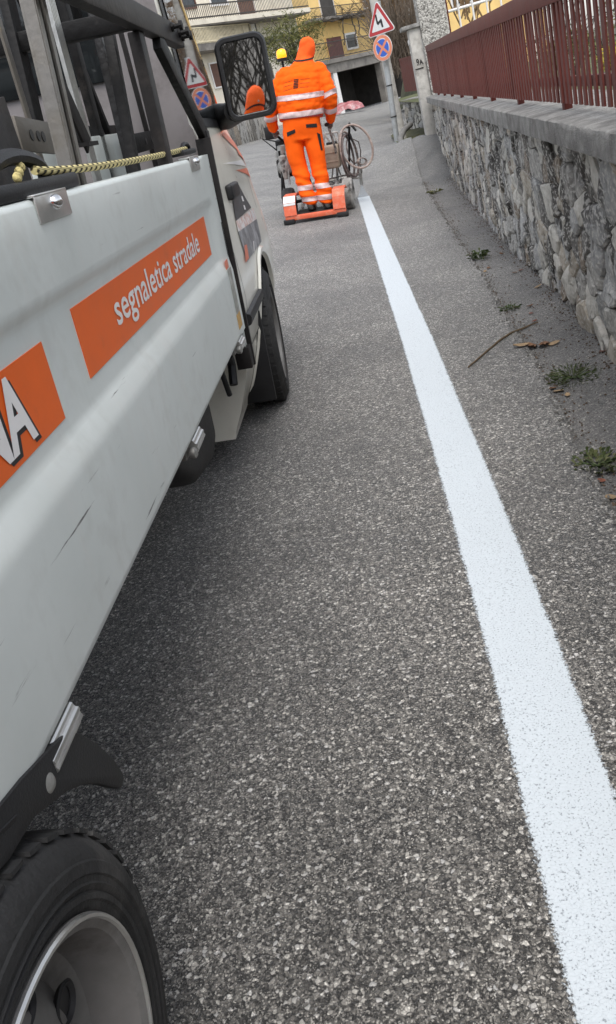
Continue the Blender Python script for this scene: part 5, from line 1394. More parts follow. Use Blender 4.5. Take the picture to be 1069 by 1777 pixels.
# ------------------------------------------------------------------ houses across the bend
HS = 1.6                                         # picture scale of the house planes
class Facade:
    def __init__(s, x, y):
        s.p = Vector((x, y, 0)); s.d = Vector((.492, .871, 0)).normalized(); s.n = Vector((s.d.y, -s.d.x, 0))
    def P(s, u, z, off=0.): return s.p + s.d * (u * HS) + s.n * off + Vector((0, 0, CAMZ + HS * (z - CAMZ)))
    def at(s, px, py, off=0.):
        r_ = ray(px, py); t = ((s.p + s.n * off) - C_P).dot(s.n) / r_.dot(s.n); q = C_P + r_ * t
        return (q - s.p).dot(s.d) / HS, CAMZ + (q.z - CAMZ) / HS
    def box(s, name, u0, u1, z0, z1, o0, o1, m, parent, bev=0.):
        mb = MB(); L_ = parent.location if parent.parent is None else parent.parent.location
        vs = [s.P(u, z, o) - L_ for u in (u0, u1) for o in (o0, o1) for z in (z0, z1)]
        mb.add(vs, [(0, 1, 3, 2), (4, 6, 7, 5), (0, 4, 5, 1), (2, 3, 7, 6), (0, 2, 6, 4), (1, 5, 7, 3)]); return mb.build(name, m, parent, bevel=bev)
    def railing(s, name, u0, u1, z0, z1, off, m, parent, step=.075, r_=.012, slant=0.):
        mb = MB(); L_ = parent.location; n = int((u1 - u0) / step)
        for i in range(n + 1):
            u = lerp(u0, u1, i / n); mb.bar(s.P(u, z0, off) - L_, s.P(u + slant, z1, off) - L_, r_, r_, (1, 0, 0))
        for z in (z0 + .06, z1): mb.bar(s.P(u0, z, off) - L_, s.P(u1, z, off) - L_, r_ * 2, r_ * 2)
        o = mb.build(name, m, parent); o['kind'] = 'stuff'; return o
M['cream_wall'] = mat('cream house render', (.76, .70, .585), .9, var=.12, vs=.8, dirt=(.56, .50, .41), ds=.7)
M['yellow_wall'] = mat('ochre yellow render', (.86, .60, .24), .9, var=.1, vs=.8, dirt=(.74, .51, .21), ds=.6)
M['concrete'] = mat('stained concrete', (.215, .20, .18), .92, var=.25, vs=1.2, dirt=(.12, .11, .10), ds=1.0)
M['brownwood'] = mat('brown shutter', (.13, .065, .045), .7, var=.25, vs=3)
M['brownwood2'] = mat('red-brown door', (.15, .055, .05), .7, var=.25, vs=3)
M['railcream'] = mat('cream railing paint', (.70, .62, .44), .7, var=.15, vs=3)
M['raildark'] = mat('dark railing paint', (.06, .055, .05), .7, var=.3, vs=3)
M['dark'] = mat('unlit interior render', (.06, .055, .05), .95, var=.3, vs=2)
M['pane'] = glass_mat('window pane', (.03, .035, .04), .08)
M['greenwall'] = mat('grey-green inner wall', (.16, .18, .145), .9, var=.2, vs=2)
M['roofslab'] = mat('dark roof', (.11, .08, .07), .9, var=.3, vs=2)

WF = Facade(-4.5 * HS, 32.6 * HS)
hw = thing('cream_house', 'cream rendered house with two railed balconies beyond the truck mirror', 'house', tuple(WF.P(3, .4, -3)))
GZ = .1
wl = WF.box('wall', -5.0, 8.55, GZ - .8, 8.2, -7.5, -1.35, M['cream_wall'], hw)
WF.box('roof', -5.4, 8.9, 8.2, 8.45, -8, -.6, M['roofslab'], hw)
WF.box('balcony_slab', -4.6, 8.48, 4.745, 4.905, -1.36, .0, M['cream_wall'], hw)
WF.box('slab_soffit', -4.6, 8.44, 4.70, 4.742, -1.36, -.05, M['concrete'], hw)
WF.railing('balcony_railing', -4.5, 8.42, 4.905, 5.36, -.06, M['raildark'], hw, .11, .034)
def opening(F, par, name, u0, u1, z0, z1, off, m, fm, t=.05):
    w_ = F.box(name, u0, u1, z0, z1, off, off + .05, m, par)
    for a_, b_, c_, d_ in ((u0 - t, u0, z0 - t, z1 + t), (u1, u1 + t, z0 - t, z1 + t), (u0, u1, z1, z1 + t), (u0, u1, z0 - t, z0)):
        mbx = MB(); vs = [F.P(u, z, o) - par.location for u in (a_, b_) for o in (off, off + .09) for z in (c_, d_)]
        mbx.add(vs, [(0, 1, 3, 2), (4, 6, 7, 5), (0, 4, 5, 1), (2, 3, 7, 6), (0, 2, 6, 4), (1, 5, 7, 3)]); mbx.build('frame', fm, w_)
    return w_
OW = -1.35
def atoff(px0, py0, px1, py1, F=WF, off=OW):
    a_ = F.at(px0, py0, off); b_ = F.at(px1, py1, off); return a_[0], b_[0], min(a_[1], b_[1]), max(a_[1], b_[1])
u0, u1, z0, z1 = atoff(414, 19, 435, -8); opening(WF, hw, 'balcony_door', u0, u1, 4.92, z1 + .3, OW + .002, M['brownwood'], M['white'], .05)
u0, u1, z0, z1 = atoff(366, 9, 390, -8); opening(WF, hw, 'window', u0, u1, z0, z1 + .4, OW + .002, M['pane'], M['white'], .06)
u0, u1, z0, z1 = atoff(318, 14, 333, -8); opening(WF, hw, 'window', u0, u1, z0, z1 + .4, OW + .002, M['pane'], M['brownwood'], .06)
u0, u1, z0, z1 = atoff(379, 66, 406, 49); opening(WF, hw, 'window', u0, u1, z0 + .05, z1 + .25, OW + .002, M['brownwood'], M['white'], .05)
u0, u1, z0, z1 = atoff(335, 66, 346, 56); opening(WF, hw, 'window', u0, u1, z0, z1 + .25, OW + .002, M['brownwood'], M['white'], .05)
u0, u1, z0, z1 = atoff(425, 70, 441, 44); opening(WF, hw, 'terrace_door', u0, u1, 4.15, z1 + .1, OW + .002, M['white'], M['raildark'], .04)
# lower terrace: slab runs along the facade, then turns away at the corner
LT = hw.location
zt, zb = 4.16, 3.93
def wz(z): return CAMZ + HS * (z - CAMZ)
KA = WF.P(-5, zt, .9); KC = atz(437, 66, wz(zt)); KB = atz(482, 97, wz(zt)); KD = KB + (KB - KC) * .5
inn = WF.P(8.5, zt, -1.3); inA = WF.P(-5, zt, -1.3)
poly = [KA, KC, KD, inn, inA]
mb = MB(); n = len(poly)
mb.add([p - LT for p in poly] + [Vector((p.x, p.y, wz(zb))) - LT for p in poly], [tuple(range(n)), tuple(range(n, 2 * n))[::-1]] + [(i, (i + 1) % n, n + (i + 1) % n, n + i) for i in range(n)])
mb.build('terrace_slab', M['concrete'], hw)
mb = MB()
for A_, B_ in ((KA, KC), (KC, KD)):
    k = int((B_ - A_).length / .16)
    for i in range(k + 1):
        p = A_.lerp(B_, i / k) - LT; mb.bar(p, p + Vector((0, 0, .80)), .05, .05, (1, 0, 0))
    for z in (.08, .80): mb.bar(A_ - LT + Vector((0, 0, z)), B_ - LT + Vector((0, 0, z)), .05, .05)
mb.build('terrace_railing', M['railcream'], hw)['kind'] = 'stuff'
# ground floor under the terrace
for (a_, b_, c_, d_, nm, mt, fm) in ((373, 108, 386, 152, 'roller_shutter', 'brownwood', 'white'), (395, 104, 402, 150, 'side_door', 'white', 'white'), (455, 112, 468, 140, 'store_door', 'dark', 'concrete')):
    u0, u1, z0, z1 = atoff(a_, d_, b_ if False else c_, b_); opening(WF, hw, nm, u0, u1, min(z0, z1), max(z0, z1), OW + .002, M[mt], M[fm], .05)
# low wall in front of it
lw = thing('low_wall', 'low grey wall of upright slabs at the foot of the cream house', 'wall', tuple(atz(430, 232, .9)))
pa, pb = atz(385, 243, 1.0), atz(476, 226, .75)
for k in range(14):
    p = pa.lerp(pb, k / 13); h_ = .75 + .25 * rnd.random(); mb = MB(); dd = (pb - pa).normalized()
    mb.box(p - lw.location + Vector((0, 0, h_ / 2 - .2)), (.16, (pb - pa).length / 13 * .9, h_ + .3), Matrix((dd.cross(Vector((0, 0, 1))), dd, Vector((0, 0, 1)))).transposed()); mb.build('slab', SM[rnd.choice((0, 2, 4, 5))], lw, bevel=.03)

YFc = Facade(-.37 * HS, 43 * HS)
hy = thing('yellow_house', 'ochre yellow house with balconies above an open dark garage', 'house', tuple(YFc.P(3, .5, -3)))
YFc.box('wall', -.35, 11, 2.92, 8.0, -6, -1.0, M['yellow_wall'], hy)
YFc.box('roof', -.8, 11.4, 8.0, 8.2, -6.4, -.3, M['roofslab'], hy)
YFc.box('balcony_slab', -.5, 9.5, 2.80, 2.985, -1.1, 0., M['concrete'], hy)
YFc.box('garage_beam', -.5, 9.5, 2.40, 2.798, -1.0, -.15, M['concrete'], hy)
YFc.box('column', 1.03, 1.40, -.3, 2.40, -.75, -.2, M['white'], hy)
YFc.box('column', 6.1, 6.5, -.3, 2.40, -.75, -.2, M['concrete'], hy)
YFc.box('garage_side_wall', -.5, -.35, -.6, 2.41, -6, -.2, M['concrete'], hy)
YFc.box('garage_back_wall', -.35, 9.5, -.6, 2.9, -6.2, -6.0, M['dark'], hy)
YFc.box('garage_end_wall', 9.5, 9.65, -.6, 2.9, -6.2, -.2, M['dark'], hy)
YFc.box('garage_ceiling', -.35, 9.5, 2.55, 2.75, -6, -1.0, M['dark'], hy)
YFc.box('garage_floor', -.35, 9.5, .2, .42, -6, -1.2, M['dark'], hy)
YFc.box('partition', 1.62, 2.55, -.3, 2.40, -1.6, -1.45, M['greenwall'], hy)
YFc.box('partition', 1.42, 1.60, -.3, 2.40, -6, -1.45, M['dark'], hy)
for k in range(4): YFc.box('shelf', -.2, .9, .8 + .35 * k, .86 + .35 * k, -4.0, -2.5, M['brownwood'], hy)
YFc.railing('balcony_railing', -.5, 9.4, 2.985, 3.69, -.08, M['raildark'], hy, .13, .032)
YFc.box('upper_slab', .0, 9.5, 4.62, 4.74, -1.1, 0., M['concrete'], hy)
YFc.railing('upper_railing', .05, 9.4, 4.74, 5.14, -.06, M['raildark'], hy, .12, .026)
OY = -1.0
def ay(px0, py0, px1, py1): a_ = YFc.at(px0, py0, OY); b_ = YFc.at(px1, py1, OY); return a_[0], b_[0], min(a_[1], b_[1]), max(a_[1], b_[1])
u0, u1, z0, z1 = ay(571, 100, 590, 63); opening(YFc, hy, 'door', u0, u1, 3.0, z1, OY + .002, M['brownwood2'], M['yellow_wall'], .04)
u0, u1, z0, z1 = ay(603, 84, 615, 59); opening(YFc, hy, 'window', u0, u1, z0, z1, OY + .002, M['pane'], M['white'], .09)
u0, u1, z0, z1 = ay(560, 36, 575, -5); opening(YFc, hy, 'upper_door', u0, u1, 4.75, z1 + .6, OY + .002, M['dark'], M['white'], .03)
u0, u1, z0, z1 = ay(630, 10, 642, -5); opening(YFc, hy, 'upper_window', u0, u1, 5.0, z1 + .6, OY + .002, M['pane'], M['white'], .06)

# ------------------------------------------------------------------ vegetation
M['bark'] = mat('dark bark', (.05, .042, .035), .95, var=.4, vs=12, bump=.6, bs=40)
M['drytwig'] = mat('dry straw twigs', (.22, .14, .07), .95, var=.35, vs=6)
M['greytwig'] = mat('grey-brown twigs', (.13, .10, .075), .95, var=.35, vs=6)
def leaf_mat(name, a_, b_, c_):
    m, t, b = newmat(name); g = N(t, 'NewGeometry'); r_ = ramp(t, [(0, a_), (.5, b_), (1, c_)]); t.links.new(g.outputs['Random Per Island'], r_.inputs['Fac']); t.links.new(r_.outputs[0], b.inputs['Base Color']); b.inputs['Roughness'].default_value = .65; b.inputs['Specular IOR Level'].default_value = .3
    return m
M['leaf_olive'] = leaf_mat('olive green leaves', (.045, .055, .015), (.10, .11, .03), (.20, .19, .06))
M['leaf_green'] = leaf_mat('green weed leaves', (.025, .045, .012), (.05, .08, .025), (.10, .12, .045))
M['leaf_yellow'] = leaf_mat('yellow blossom', (.25, .20, .03), (.48, .36, .04), (.55, .46, .10))
M['leaf_dry'] = leaf_mat('dead leaf', (.10, .05, .025), (.18, .10, .05), (.28, .19, .11))
def leaf_quads(mb, c_, n, spread, ln, wd, r2, droop=.2):
    for _ in range(n):
        p = Vector(c_) + Vector((r2.gauss(0, 1) * spread[0], r2.gauss(0, 1) * spread[1], r2.gauss(0, 1) * spread[2]))
        d = Vector((r2.uniform(-1, 1), r2.uniform(-1, 1), r2.uniform(-.6, 1) - droop)).normalized(); s_ = d.cross(Vector((r2.uniform(-1, 1), r2.uniform(-1, 1), r2.uniform(-1, 1)))).normalized()
        L_ = ln * r2.uniform(.6, 1.3); w_ = wd * r2.uniform(.6, 1.3); n_ = s_.cross(d) * L_ * .12
        mb.add([p, p + d * L_ * .5 + s_ * w_ / 2 + n_, p + d * L_, p + d * L_ * .5 - s_ * w_ / 2 + n_], [(0, 1, 2, 3)])
def branches(mb, p, d, L_, r_, depth, r2, spread=.5, up=.15, n=3, seg=3):
    pts = [p.copy()]; q = p.copy(); dd = d.normalized()
    for k in range(seg):
        dd = (dd + Vector((r2.uniform(-1, 1), r2.uniform(-1, 1), r2.uniform(-.6, 1) * .8 + up)) * .18).normalized(); q = q + dd * L_ / seg; pts.append(q.copy())
    mb.tube(pts, [lerp(r_, r_ * .6, i / seg) for i in range(seg + 1)], 5 if r_ > .01 else 3, caps=False)
    tips = [q]
    if depth > 0:
        tips = []
        for k in range(n):
            b_ = pts[r2.randint(1, seg)]; nd = (dd + Vector((r2.uniform(-1, 1), r2.uniform(-1, 1), r2.uniform(-.7, .9) + up)) * spread * 1.6).normalized()
            tips += branches(mb, b_, nd, L_ * r2.uniform(.55, .8), r_ * .58, depth - 1, r2, spread, up, n, seg)
    return tips
# olive-green tree behind the worker
r2 = random.Random(3)
tp_ = aty(506, 70, 44); tb_ = Vector((tp_.x + .3, 44, ground(-1, 44)))
ol = thing('bushy_tree', 'bushy olive-green evergreen tree in front of the cream house', 'tree', tuple(tb_))
mb = MB(); mb.tube([(0, 0, -.2), (.05, 0, 1.2), (-.1, 0, 2.4), tp_ - tb_], [.16, .13, .11, .05], 8); mb.build('trunk', M['bark'], ol, smooth=True)
mb = MB(); cc = tp_ - tb_
for k in range(80):
    t = r2.uniform(0, 2 * math.pi); rad = r2.random() ** .6
    c_ = cc + Vector((math.cos(t) * 1.45 * rad, math.sin(t) * 1.3 * rad, r2.uniform(-1.1, 1.05) * (1 - .45 * rad)))
    leaf_quads(mb, c_, 45, (.22, .22, .20), .24, .035, r2)
mb.build('crown', M['leaf_olive'], ol, fix=False)
mb = MB()
for k in range(14): branches(mb, cc + Vector((0, 0, -1.2)), Vector((r2.uniform(-1, 1), r2.uniform(-1, 1), 1)), 1.3, .03, 1, r2)
mb.build('branches', M['bark'], ol)['kind'] = 'stuff'
# bare vine on the yellow house
vine = thing('bare_vine', 'bare grapevine trained along the balcony of the yellow house', 'vine', tuple(YFc.P(2.4, 2.9, .1)))
VL = vine.location
mb = MB()
for path in ([(598, 78), (597, 60), (594, 45), (596, 33), (606, 30)], [(618, 76), (617, 55), (613, 40), (611, 28)], [(622, 62), (623, 45), (621, 30), (628, 24)], [(575, 33), (590, 31), (606, 28), (622, 23), (642, 17), (655, 10)], [(560, 36), (580, 36), (600, 29), (625, 21), (645, 14)]):
    pts = []
    for p in path:
        u, z = YFc.at(*p, .15); pts.append(YFc.P(u, z, .15) - VL)
    pp, rr_ = smoothpath(pts, [.05] * len(pts), 4); mb.tube([q + Vector((r2.uniform(-.06, .06), r2.uniform(-.06, .06), r2.uniform(-.06, .06))) for q in pp], rr_, 6)
mb.build('stems', M['bark'], vine, smooth=True)
mb = MB()
for k in range(46):
    u = r2.uniform(.3, 7); z = 4.52 + .05 * u + r2.uniform(-.1, .2); branches(mb, YFc.P(u, z, .15) - VL, Vector((r2.uniform(-1, 1), r2.uniform(-1, 1), r2.uniform(-.8, .8))), .7, .02, 1, r2, n=3)
mb.build('twigs', M['bark'], vine)['kind'] = 'stuff'
# dry brush hedge behind the sign, and climbing shrubs on the bank
def brush(name, label, px0, px1, pyb, Yd, h0, n, m, seed, spread=.35, depth=1):
    r3 = random.Random(seed); a_, b_ = aty(px0, pyb, Yd), aty(px1, pyb, Yd); base = thing(name, label, 'shrub', tuple((a_ + b_) / 2)); O_ = base.location
    mb = MB()
    for k in range(n):
        p = a_.lerp(b_, r3.random()) + Vector((0, r3.uniform(-1.2, 1.2), r3.uniform(-.3, .3))) - O_
        branches(mb, p, Vector((r3.uniform(-.5, .5), r3.uniform(-.4, .4), 1)), h0 * r3.uniform(.6, 1.2), .018, depth, r3, spread, .12, 4, 4)
    mb.build('twigs', m, base)['kind'] = 'stuff'; return base
bh = brush('dry_hedge', 'straw-brown leafless hedge rising behind the road signs', 664, 735, 62, 40, 2.6, 190, M['drytwig'], 5)
brush('dry_shrub', 'grey-brown tangled leafless shrub below the straw hedge', 674, 728, 125, 34, 1.9, 150, M['greytwig'], 6, .5)
# earth bank carrying the hedge
mb = MB(); A_ = aty(676, 130, 44); B_ = aty(760, 130, 30)
vs = []
for i in range(13):
    for j in range(9):
        p = A_.lerp(B_, i / 12) ; x = p.x + j * .38; y = p.y + j * 1.1; z = lerp(.1, max(1.6, p.z), sstep(0, .35, j / 8)) + .15 * noise.noise(Vector((x, y, 0))); vs.append((x, y, z))
mb.add(vs, [(i * 9 + j, (i + 1) * 9 + j, (i + 1) * 9 + j + 1, i * 9 + j + 1) for i in range(12) for j in range(8)])
struct(mb.build('bank', M['soil'], smooth=True, fix=True))
# tarpaulin heap in front of the garage
tpc = atz(601, 192, .45); tarp = MB(); nn = 22; vs = []
for i in range(nn + 1):
    for j in range(nn + 1):
        u, v = i / nn * 2 - 1, j / nn * 2 - 1; h_ = max(0, 1 - u * u - v * v * .9) ** .5
        vs.append(tpc + Vector((u * 1.35, v * .8, h_ * .62 + .14 * noise.noise(Vector((u * 3.5, v * 3.5, 1))) * (h_ > 0) + .10 * abs(noise.noise(Vector((u * 8, v * 8, 4)))) * (h_ > 0) - .08)))
tarp.add(vs, [(i * (nn + 1) + j, (i + 1) * (nn + 1) + j, (i + 1) * (nn + 1) + j + 1, i * (nn + 1) + j + 1) for i in range(nn) for j in range(nn)])
tag(tarp.build('tarpaulin', mat('pink-red plastic sheet', (.36, .12, .13), .45, var=.4, vs=3, dirt=(.55, .42, .42), ds=2.5), smooth=True, angle=20), 'crumpled pink-red plastic tarpaulin heaped in front of the garage', 'tarpaulin')
# garden behind the fence
mb = MB(); vs = []
for i in range(31):
    for j in range(17):
        y = lerp(-9, 30, i / 30); x = wall_x(min(y, 13.6)) + .25 + j * j * .16; vs.append((x, y, .70 + .04 * noise.noise(Vector((x * 2, y * 2, 0)))))
mb.add(vs, [(i * 17 + j, i * 17 + j + 1, (i + 1) * 17 + j + 1, (i + 1) * 17 + j) for i in range(30) for j in range(16)])
struct(mb.build('garden', mat('garden grass', (.07, .085, .03), .95, var=.4, vs=3, bump=.8, bs=30, dirt=(.12, .10, .06), ds=2), smooth=True, fix=True))
def shrub(name, label, c_, s_, nl, m, seed):
    r3 = random.Random(seed); o = thing(name, label, 'shrub', (c_[0], c_[1], .70)); mb = MB()
    for k in range(9): branches(mb, Vector((r3.uniform(-.1, .1), r3.uniform(-.1, .1), 0)), Vector((r3.uniform(-.7, .7), r3.uniform(-.7, .7), 1)), s_ * .7, .012, 2, r3, .4)
    mb.build('stems', M['bark'], o); mb = MB()
    for k in range(26):
        p = Vector((r3.gauss(0, .35), r3.gauss(0, .35), r3.uniform(.15, .95))) * s_; leaf_quads(mb, p, nl // 26, (.12 * s_, .12 * s_, .12 * s_), .05, .02, r3)
    mb.build('leaves', m, o, fix=False)
shrub('flowering_shrub', 'yellow flowering shrub behind the slatted fence above the stone wall', (2.1, 6.2), .26, 800, M['leaf_yellow'], 21)
shrub('flowering_shrub', 'small yellow-green shrub further along behind the slatted fence', (2.5, 8.2), .26, 800, M['leaf_yellow'], 22)
shrub('garden_shrub', 'olive-leaved shrub behind the far part of the slatted fence', (2.6, 10.5), .55, 1500, M['leaf_olive'], 23)
# wire garden rail seen through the slats
wf = thing('wire_fence', 'thin wire garden fence with pale posts behind the slatted fence', 'fence', (2.6, 7, .7))
for k in range(7): mb = MB(); mb.tube([(0, -3.5 + k * 1.4, 0), (0, -3.5 + k * 1.4, .75)], .02, 8); mb.build('post', M['steel'], wf, smooth=True)
for z in (.3, .5, .72): mb = MB(); mb.tube([(0, -3.5, z), (0, 4.9, z)], .004, 5); mb.build('wire', M['iron'], wf)
# yellow neighbour house glimpsed above the fence beyond the pillar
nb = thing('neighbour_house', 'pale ochre house behind the white gate frame', 'house', (6.0, 38, .3))
mb = MB(); mb.box((0, 0, 3), (3.6, 8, 6)); mb.build('wall', M['yellow_wall'], nb)
mb = MB(); mb.prism([(-2.1, 0), (2.1, 0), (0, 1.3)], (0, -4.4, 6), (1, 0, 0), (0, 0, 1), -8.8); mb.build('roof', M['roofslab'], nb)
for x in (-.9, .9):
    mb = MB(); mb.box((x, -4.03, 3.4), (1.0, .06, 1.4)); wv = mb.build('window', M['white'], nb); mb = MB(); mb.box((x, -4.07, 3.4), (.85, .04, 1.25)); mb.build('pane', M['pane'], wv)
brush('bare_shrub', 'thin yellowish bare shrub behind the white gate frame', 775, 850, 25, 19, 1.1, 26, M['drytwig'], 9)
# unseen slope added behind the trees to darken the wing mirror's view
mb = MB(); vs = []
for i in range(41):
    for j in range(13):
        x = -45 + 90 * i / 40; t = j / 12; y = -24 - 34 * t + 3 * noise.noise(Vector((x * .1, 0, 2))); vs.append((x, y, -.5 + 15 * sstep(0, 1, t) * (1 + .25 * noise.noise(Vector((x * .09, t * 2, 7)))) + 1.2 * noise.noise(Vector((x * .5, t * 9, 3)))))
mb.add(vs, [(i * 13 + j, (i + 1) * 13 + j, (i + 1) * 13 + j + 1, i * 13 + j + 1) for i in range(40) for j in range(12)])
struct(mb.build('mirror_dark_backdrop', mat('dark backdrop slope', (.16, .145, .125), .95, var=.5, vs=.8, bump=.6, bs=4, dirt=(.07, .062, .055), ds=1.2), smooth=True, fix=True))
# bare trees along the road behind the photographer (seen in the wing mirror)
for k, (x, y, h_) in enumerate(((2.6, -9, 3.2), (-1.2, -11, 3.4), (4.2, -13, 3.6), (.9, -15, 3.8), (-.2, -9.5, 3.0), (1.4, -12.5, 3.4))):
    r3 = random.Random(40 + k); o = thing('bare_tree', 'leafless dark tree reflected in the wing mirror', 'tree', (x, y, ground(x, y) - .1), group='bare trees behind the truck')
    mb = MB(); mb.tube([(0, 0, 0), (.05, .05, 1.0), (0, .1, 2.2)], [.16, .13, .10], 8); mb.build('trunk', M['bark'], o, smooth=True)
    mb = MB()
    for j in range(10): branches(mb, Vector((0, .08, r3.uniform(.7, 2.2))), Vector((r3.uniform(-1, 1), r3.uniform(-1, 1), .9)), h_ * .62, .033, 4, r3, .42, .12, 3, 3)
    mb.build('crown', M['bark'], o)

# ------------------------------------------------------------------ litter and weeds along the broken edge
def onground(px, py):
    z = 0.
    for _ in range(5): p = atz(px, py, z); z = ground(p.x, p.y) - (.014 if p.x > interp(CRACK, p.y) else 0)
    return Vector((p.x, p.y, z))
tw = [onground(*p) + Vector((0, 0, .006)) for p in ((813, 639), (838, 618), (862, 597), (885, 581), (912, 570), (934, 561))]
pp, rr_ = smoothpath(tw, [.0035, .0042, .0045, .005, .0045, .003], 4)
mb = MB(); mb.tube([p + Vector((0, 0, .003 * noise.noise(p * 30))) for p in pp], rr_, 7); tag(mb.build('twig', mat('brown twig', (.10, .07, .04), .85, var=.3, vs=60), smooth=True), 'long thin brown twig lying across the broken asphalt edge', 'twig')
r3 = random.Random(77)
def leafm(L_, W_, curl):
    mb = MB(); n = 7; vs = []
    for i in range(n):
        t = i / (n - 1); w_ = W_ * math.sin(math.pi * min(.98, t * .92 + .06)) ** .8
        for s_ in (-1, 0, 1): vs.append(Vector((s_ * w_ / 2, (t - .5) * L_, curl * (abs(s_) * .5 + (t - .5) ** 2 * 2) * W_ + .0015)))
    mb.add(vs, [(i * 3 + j, i * 3 + j + 1, (i + 1) * 3 + j + 1, (i + 1) * 3 + j) for i in range(n - 1) for j in range(2)]); return mb
LM = [mat('dry brown leaf', (.16, .085, .045), .8, var=.4, vs=40), mat('russet leaf', (.17, .06, .035), .8, var=.4, vs=40), mat('tan leaf', (.30, .21, .12), .8, var=.3, vs=40), mat('ochre leaf', (.33, .20, .05), .8, var=.3, vs=40)]
for k, (px, py, s_, mi) in enumerate(((920, 533, .05, 0), (922, 545, .035, 1), (928, 558, .04, 1), (934, 498, .06, 2), (957, 494, .05, 2), (975, 508, .045, 3), (980, 522, .05, 1), (990, 527, .055, 0), (1003, 532, .05, 2), (1012, 552, .05, 1), (1020, 562, .04, 0), (1050, 588, .06, 1), (1060, 595, .06, 0), (905, 602, .09, 2), (922, 604, .10, 0), (945, 600, .10, 0), (962, 597, .07, 2), (893, 474, .05, 0), (868, 430, .05, 1), (870, 442, .05, 0), (893, 428, .06, 2), (969, 680, .06, 2), (957, 676, .05, 0), (1043, 836, .035, 1), (1060, 865, .06, 2), (905, 470, .05, 1), (1046, 612, .04, 1), (985, 688, .04, 2), (848, 466, .05, 0), (842, 472, .04, 2))):
    o = leafm(s_ * .75, s_ * .5, r3.uniform(.05, .4)).build('fallen_leaf', LM[mi], smooth=True); o.location = onground(px, py) + Vector((0, 0, .003)); o.rotation_euler = (r3.uniform(-.2, .2), r3.uniform(-.2, .2), r3.uniform(0, 6.28))
    q_ = onground(px, py); where = 'at the foot of the stone wall' if wall_x(q_.y) - q_.x < .12 else 'beside the crack in the asphalt' if q_.x - interp(CRACK, q_.y) < .1 else 'out on the dark gutter strip'
    tag(o, '%s fallen leaf lying %s' % (('dry brown', 'russet red', 'pale tan', 'ochre yellow')[mi], where), 'leaf', 'fallen leaves along the gutter')
def weed(label, px, py, rad, h_, n, seed, ln, wd, m=None):
    r4 = random.Random(seed); p = onground(px, py); o = thing('weed', label, 'weed', tuple(p)); mb = MB()
    for k in range(n):
        an = r4.uniform(0, 6.28); q = Vector((math.cos(an), math.sin(an) * 1.3, 0)) * rad * r4.random() ** .7; d = Vector((math.cos(an) * .8 + r4.uniform(-.3, .3), math.sin(an) * .8 + r4.uniform(-.3, .3), r4.uniform(.2, 1))).normalized()
        L_ = ln * r4.uniform(.6, 1.3); w_ = wd * r4.uniform(.7, 1.2); s_ = d.cross(Vector((0, 0, 1))).normalized(); b_ = q + Vector((0, 0, h_ * r4.random()))
        mid = b_ + d * L_ * .5 + Vector((0, 0, L_ * .1)); tip = b_ + d * L_ - Vector((0, 0, L_ * .25)); tip.z = max(tip.z, .004)
        mb.add([b_, mid + s_ * w_ / 2, tip, mid - s_ * w_ / 2, b_ + d * L_ * .2], [(0, 1, 4), (4, 1, 2), (4, 2, 3), (0, 4, 3)])
    mb.build('leaves', m or M['leaf_green'], o, fix=False)
    mb = MB()
    for k in range(max(4, n // 12)): an = r4.uniform(0, 6.28); mb.tube([(0, 0, 0), Vector((math.cos(an), math.sin(an), .4)) * rad * .6, Vector((math.cos(an), math.sin(an), .25)) * rad], [.0015, .0012, .0008], 4)
    mb.build('stems', M['leaf_green'], o)
weed('leafy green weed clump spreading over the crumbled asphalt corner', 1038, 808, .062, .012, 150, 1, .026, .012, leaf_mat('dull weed', (.03, .045, .012), (.06, .08, .025), (.13, .13, .06)))
weed('feathery grey-green weed patch beside the crack below the twig', 995, 656, .09, .012, 260, 2, .026, .004, leaf_mat('feathery weed', (.05, .065, .025), (.09, .11, .05), (.14, .16, .09)))
weed('small weed growing from the crack above the twig', 885, 537, .042, .008, 50, 3, .026, .010)
weed('upright green weed in the crack halfway along the wall', 832, 450, .055, .04, 90, 4, .04, .014)
weed('yellow-green moss tuft in the crack near the ramp', 753, 336, .08, .02, 80, 5, .04, .015, M['leaf_olive'])
# moss and grass at the foot of the ramp verge
r4 = random.Random(8)
mb = MB()
for k in range(900):
    y = r4.uniform(16.2, 20.5); x = r4.uniform(interp(CRACK, y) - .05, 2.2); p = Vector((x, y, ground(x, y) + .04 + .08 * sstep(1.2, 2.4, x))); leaf_quads(mb, p, 2, (.04, .04, .02), .10, .015, r4, -.8)
o = mb.build('verge_grass', M['leaf_olive'], fix=False); tag(o, 'short grass and moss on the verge behind the ramp', 'grass', kind='stuff')

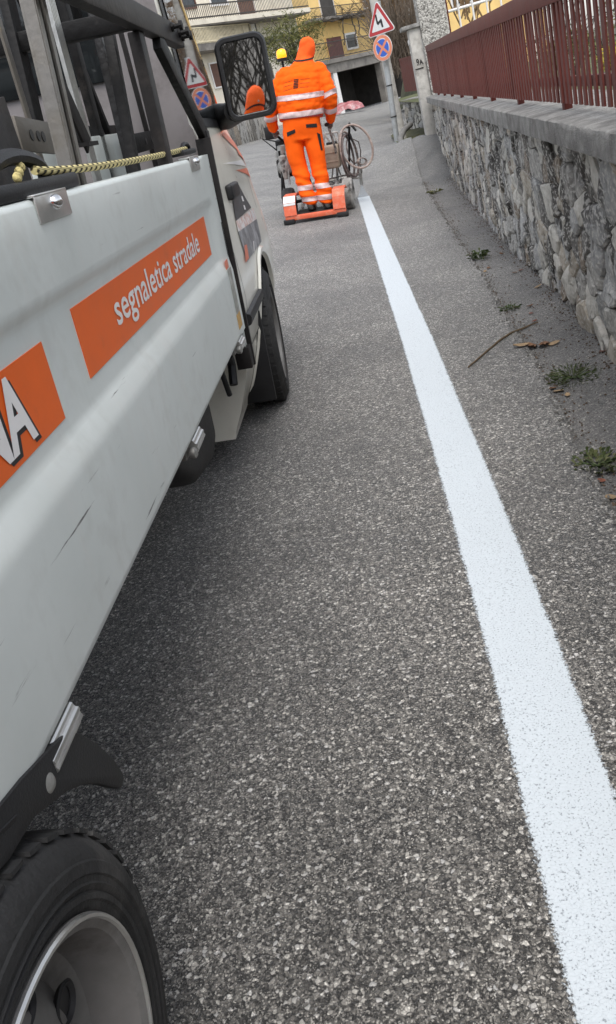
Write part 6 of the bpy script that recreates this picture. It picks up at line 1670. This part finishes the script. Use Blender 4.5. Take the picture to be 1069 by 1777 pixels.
# crumbs of broken asphalt, grit and leaf scraps along the crack and the foot of the wall
def crumbs(name, label, n, fx, m, smin, smax, seed, y0=1.6, y1=11.5):
    r5 = random.Random(seed); mb = MB()
    for k in range(n):
        y = y0 + (y1 - y0) * r5.random() ** 1.6; x = fx(y, r5); s_ = r5.uniform(smin, smax) * (1 + .04 * y); z = ground(x, y) - (.014 if x > interp(CRACK, y) + .01 else -.001)
        rot = Matrix.Rotation(r5.uniform(0, 6.28), 3, 'Z') @ Matrix.Rotation(r5.uniform(-.4, .4), 3, 'X'); c_ = Vector((x, y, z + s_ * .25)); o_ = len(mb.v)
        vs = [Vector((math.cos(a_) * s_ * r5.uniform(.6, 1.1), math.sin(a_) * s_ * r5.uniform(.5, 1), 0)) for a_ in (0, 1.3, 2.6, 3.8, 5.0)]
        mb.add([c_ + rot @ p for p in vs] + [c_ + rot @ (p * .55 + Vector((0, 0, s_ * .6))) for p in vs], [(5, 6, 7, 8, 9)] + [(i, (i + 1) % 5, 5 + (i + 1) % 5, 5 + i) for i in range(5)])
    tag(mb.build(name, m, fix=False), label, 'grit', kind='stuff')
M['crumb'] = mat('asphalt crumbs', (.13, .125, .115), .9, var=.5, vs=90, coord='Object')
M['paleGrit'] = mat('pale grit', (.42, .40, .36), .9, var=.3, vs=90)
M['leafcrumb'] = mat('leaf scraps', (.10, .068, .045), .9, var=.5, vs=60)
crumbs('asphalt_crumbs', 'dark crumbs of broken asphalt along the crack by the gutter', 900, lambda y, r5: interp(CRACK, y) + r5.gauss(.004, .018), M['crumb'], .002, .0065, 1)
crumbs('pale_grit', 'scattered pale grit on the gutter strip', 420, lambda y, r5: lerp(interp(CRACK, y), wall_x(y) - .02, r5.random()), M['paleGrit'], .0015, .005, 2)
crumbs('leaf_scraps', 'brown leaf scraps swept along the foot of the stone wall', 1500, lambda y, r5: wall_x(y) - abs(r5.gauss(.01, .06)), M['leafcrumb'], .0018, .0055, 3)
crumbs('leaf_scraps', 'brown leaf scraps caught in the crack by the gutter', 600, lambda y, r5: interp(CRACK, y) + abs(r5.gauss(.0, .05)), M['leafcrumb'], .0018, .0055, 4)
